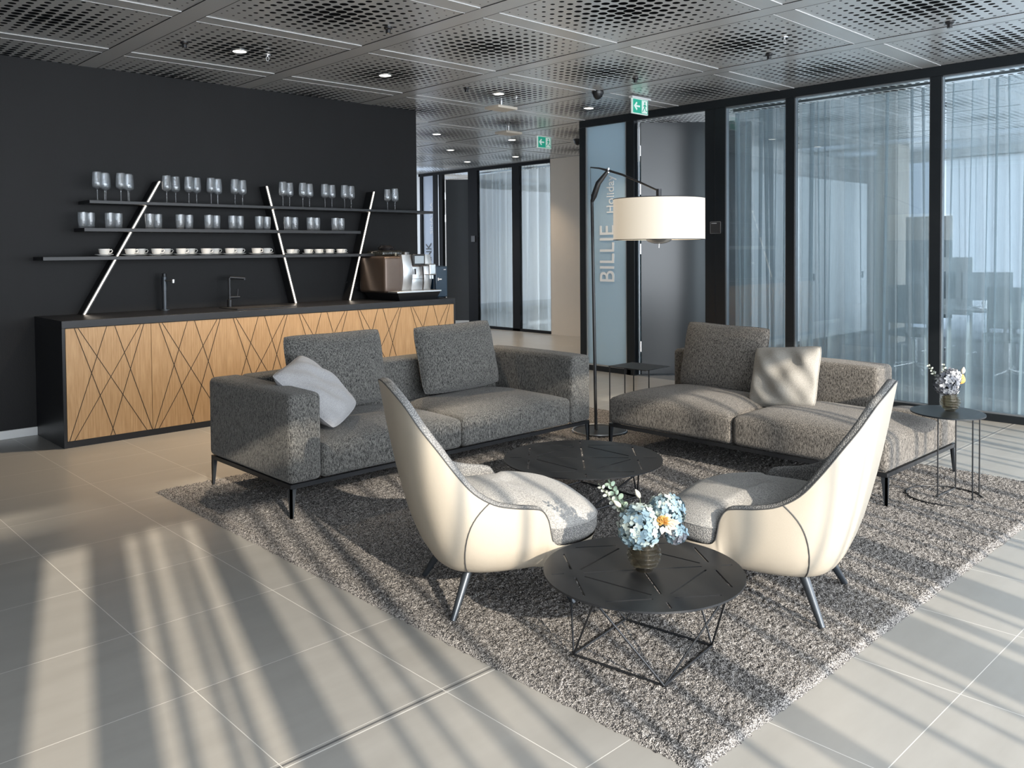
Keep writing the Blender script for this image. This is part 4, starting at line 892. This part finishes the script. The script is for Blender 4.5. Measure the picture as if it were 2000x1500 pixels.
def exit_sign(x, y, z, lab):
    t = thing('exit_sign', lab, 'exit sign', (x, y, z), 0, 'green exit signs')
    B(-.015, .30, -.01, .035, .158, .178).build('sign_mount', 'white_paint', t, local=True)
    B(0, .262, 0, .022, 0, .158).build('sign_box', 'exit_white', t, local=True, bevel=.002)
    B(.008, .254, -.003, 0, .008, .150).build('sign_face', 'exit_green', t, local=True)
    mb = MB(); y_ = -.006
    def pg(pts): mb.add([(a, y_, b) for a, b in pts]+[(a, -.003, b) for a, b in pts], [tuple(range(len(pts)))]+[(i, (i+1) % len(pts), (i+1) % len(pts)+len(pts), i+len(pts)) for i in range(len(pts))])
    pg([(.018, .079), (.062, .123), (.075, .110), (.056, .088), (.056, .070), (.075, .048), (.062, .035)]); pg([(.05, .088), (.118, .088), (.118, .070), (.05, .070)])
    mb.build('arrow', 'exit_white', t, local=True)
    mb = MB(); pg([(.150, .014), (.150, .144), (.240, .144), (.240, .014)]); dr_ = mb.build('doorway', 'exit_white', t, local=True)
    mb = MB(); y_ = -.009
    pts = [(.197+.010*math.cos(2*PI*k/12), .122+.010*math.sin(2*PI*k/12)) for k in range(12)]; pg(pts)
    for L_ in ([(.190, .108), (.208, .108), (.205, .070), (.187, .070)], [(.188, .104), (.168, .088), (.171, .083), (.190, .094)], [(.206, .104), (.224, .088), (.221, .083), (.204, .094)], [(.187, .074), (.196, .070), (.176, .045), (.160, .024), (.154, .030), (.170, .050)], [(.196, .074), (.205, .070), (.216, .046), (.236, .040), (.234, .033), (.210, .038)]): pg(L_)
    mb.build('running_figure', 'exit_green', t, local=True); return t
exit_sign(6.995, 5.5, 2.905, 'green exit sign with arrow and running figure above the open dark door')
exit_sign(8.16, 8.02, 2.872, 'smaller distant green exit sign with arrow above the corridor')

# ================================================================== MEETING ROOM BEHIND THE CURTAINS
for i, (a, b) in enumerate(((8.5, 9.83), (9.84, 11.25), (11.26, 12.70), (12.71, 14.58))):
    t = thing('tall_cabinet', 'white tall cabinet behind the curtains, ' + ('nearest the dark post', 'second from the dark post', 'third from the dark post', 'last one, towards the outer window')[i], 'cabinet', (a, 6.37, 0), 0, 'white tall cabinets in the meeting room')
    B(a, b, 6.39, 7.01, .06, 2.59).build('carcass', 'office_white', t); h = B(a+.004, b-.004, 6.37, 6.388, .06, 2.59).build('door', 'office_white', t)
    x = (10.70 if i == 1 else b-.12 if i == 0 else 12.62 if i == 2 else b-.2); B(x, x+.035, 6.355, 6.369, .98, 1.09).build('handle', 'screen_back', h, org=wloc(t))
    B(a, b, 6.42, 7.0, 0, .06).build('plinth', 'office_grey', t)
struct('wall_column', B(13.5, 13.95, 5.42, 5.75, 0, H), 'beige_paint')
for i, (x, y, w, z, lab) in enumerate(((13.2, 4.85, .65, 1.95, 'tall grey pinboard partition behind the curtains beside the beige column'), (12.6, 4.35, .6, 1.35, 'low white partition board behind the curtains'))):
    t = thing('partition_board', lab, 'partition', (x, y, 0)); B(x, x+.04, y-w/2, y+w/2, .45 if i == 0 else .55, z).build('board', 'office_grey' if i == 0 else 'office_white', t)
    MB().box(x-.2, x+.24, y-w/2, y-w/2+.03, 0, .03).box(x-.2, x+.24, y+w/2-.03, y+w/2, 0, .03).box(x, x+.04, y-w/2, y-w/2+.03, .03, .55).box(x, x+.04, y+w/2-.03, y+w/2, .03, .55).build('stand', 'steel', t)
def desk(x, y, lab):
    t = thing('desk', lab, 'desk', (x, y, 0), 0, 'meeting room desks')
    B(-.4, .4, -.8, .8, .72, .745).build('desk_top', 'office_white', t, local=True)
    for sy in (-1, 1): MB().box(-.38, -.33, .72*sy-.02, .72*sy+.02, 0, .72).box(.33, .38, .72*sy-.02, .72*sy+.02, 0, .72).build('leg_pair', 'steel', t, local=True)
    return t
dk = desk(11.2, 3.75, 'white desk nearest the middle curtained pane, seen through the curtains')
dup(dk, (11.2, 2.05, 0), 0, 'white desk behind the rightmost curtained pane, near row'); dup(dk, (12.9, 3.1, 0), 0, 'white desk in the far row of the meeting room')
def monitor(x, y, z, rz, lab):
    t = thing('computer_monitor', lab, 'monitor', (x, y, z), rz, 'monitors on the meeting room desks')
    B(-.02, .02, -.28, .28, .10, .44).build('screen_panel', 'screen_back', t, local=True); MB().box(.02, .05, -.03, .03, .012, .28).box(-.08, .12, -.11, .11, 0, .012).build('monitor_stand', 'steel', t, local=True); return t
mo = monitor(11.25, 4.1, .745, R(25), 'dark monitor on the near desk behind the middle curtained pane')
dup(mo, (11.25, 3.45, .745), R(35), 'dark monitor on the near desk just left of the right mullion'); dup(mo, (11.25, 2.35, .745), R(20), 'dark monitor behind the rightmost pane, left one'); dup(mo, (11.25, 1.7, .745), R(20), 'dark monitor behind the rightmost pane, near the picture edge')
def office_chair(x, y, rz, lab):
    t = thing('office_chair', lab, 'office chair', (x, y, 0), rz, 'office chairs behind the curtains')
    MB().rbox(-.24, .24, -.24, .24, .44, .51, .03, .01, 4).build('seat', 'office_grey', t, local=True); MB().rbox(-.27, -.22, -.22, .22, .60, 1.05, .02, 0, 4).tube([(-.2, 0, .46), (-.28, 0, .5), (-.27, 0, .7)], .015).build('backrest', 'office_grey', t, local=True)
    MB().tube([(0, 0, .1), (0, 0, .44)], .025).build('gas_column', 'steel', t, local=True); mb = MB()
    for k in range(5): a = 2*PI*k/5; mb.tube([(0, 0, .11), (.28*math.cos(a), .28*math.sin(a), .07)], [.022, .014], 8).tube([(.28*math.cos(a)-.01, .28*math.sin(a)-.02, .03), (.28*math.cos(a)+.01, .28*math.sin(a)+.02, .03)], .03, 10)
    mb.build('star_base', 'steel', t, local=True); return t
oc = office_chair(10.5, 4.0, 0, 'grey swivel chair behind the middle curtained pane'); dup(oc, (10.5, 3.0, 0), R(20), 'grey swivel chair behind the right mullion'); dup(oc, (10.4, 2.1, 0), R(-15), 'grey swivel chair behind the rightmost curtained pane'); dup(oc, (12.1, 2.6, 0), R(160), 'grey swivel chair in the rear row of desks')
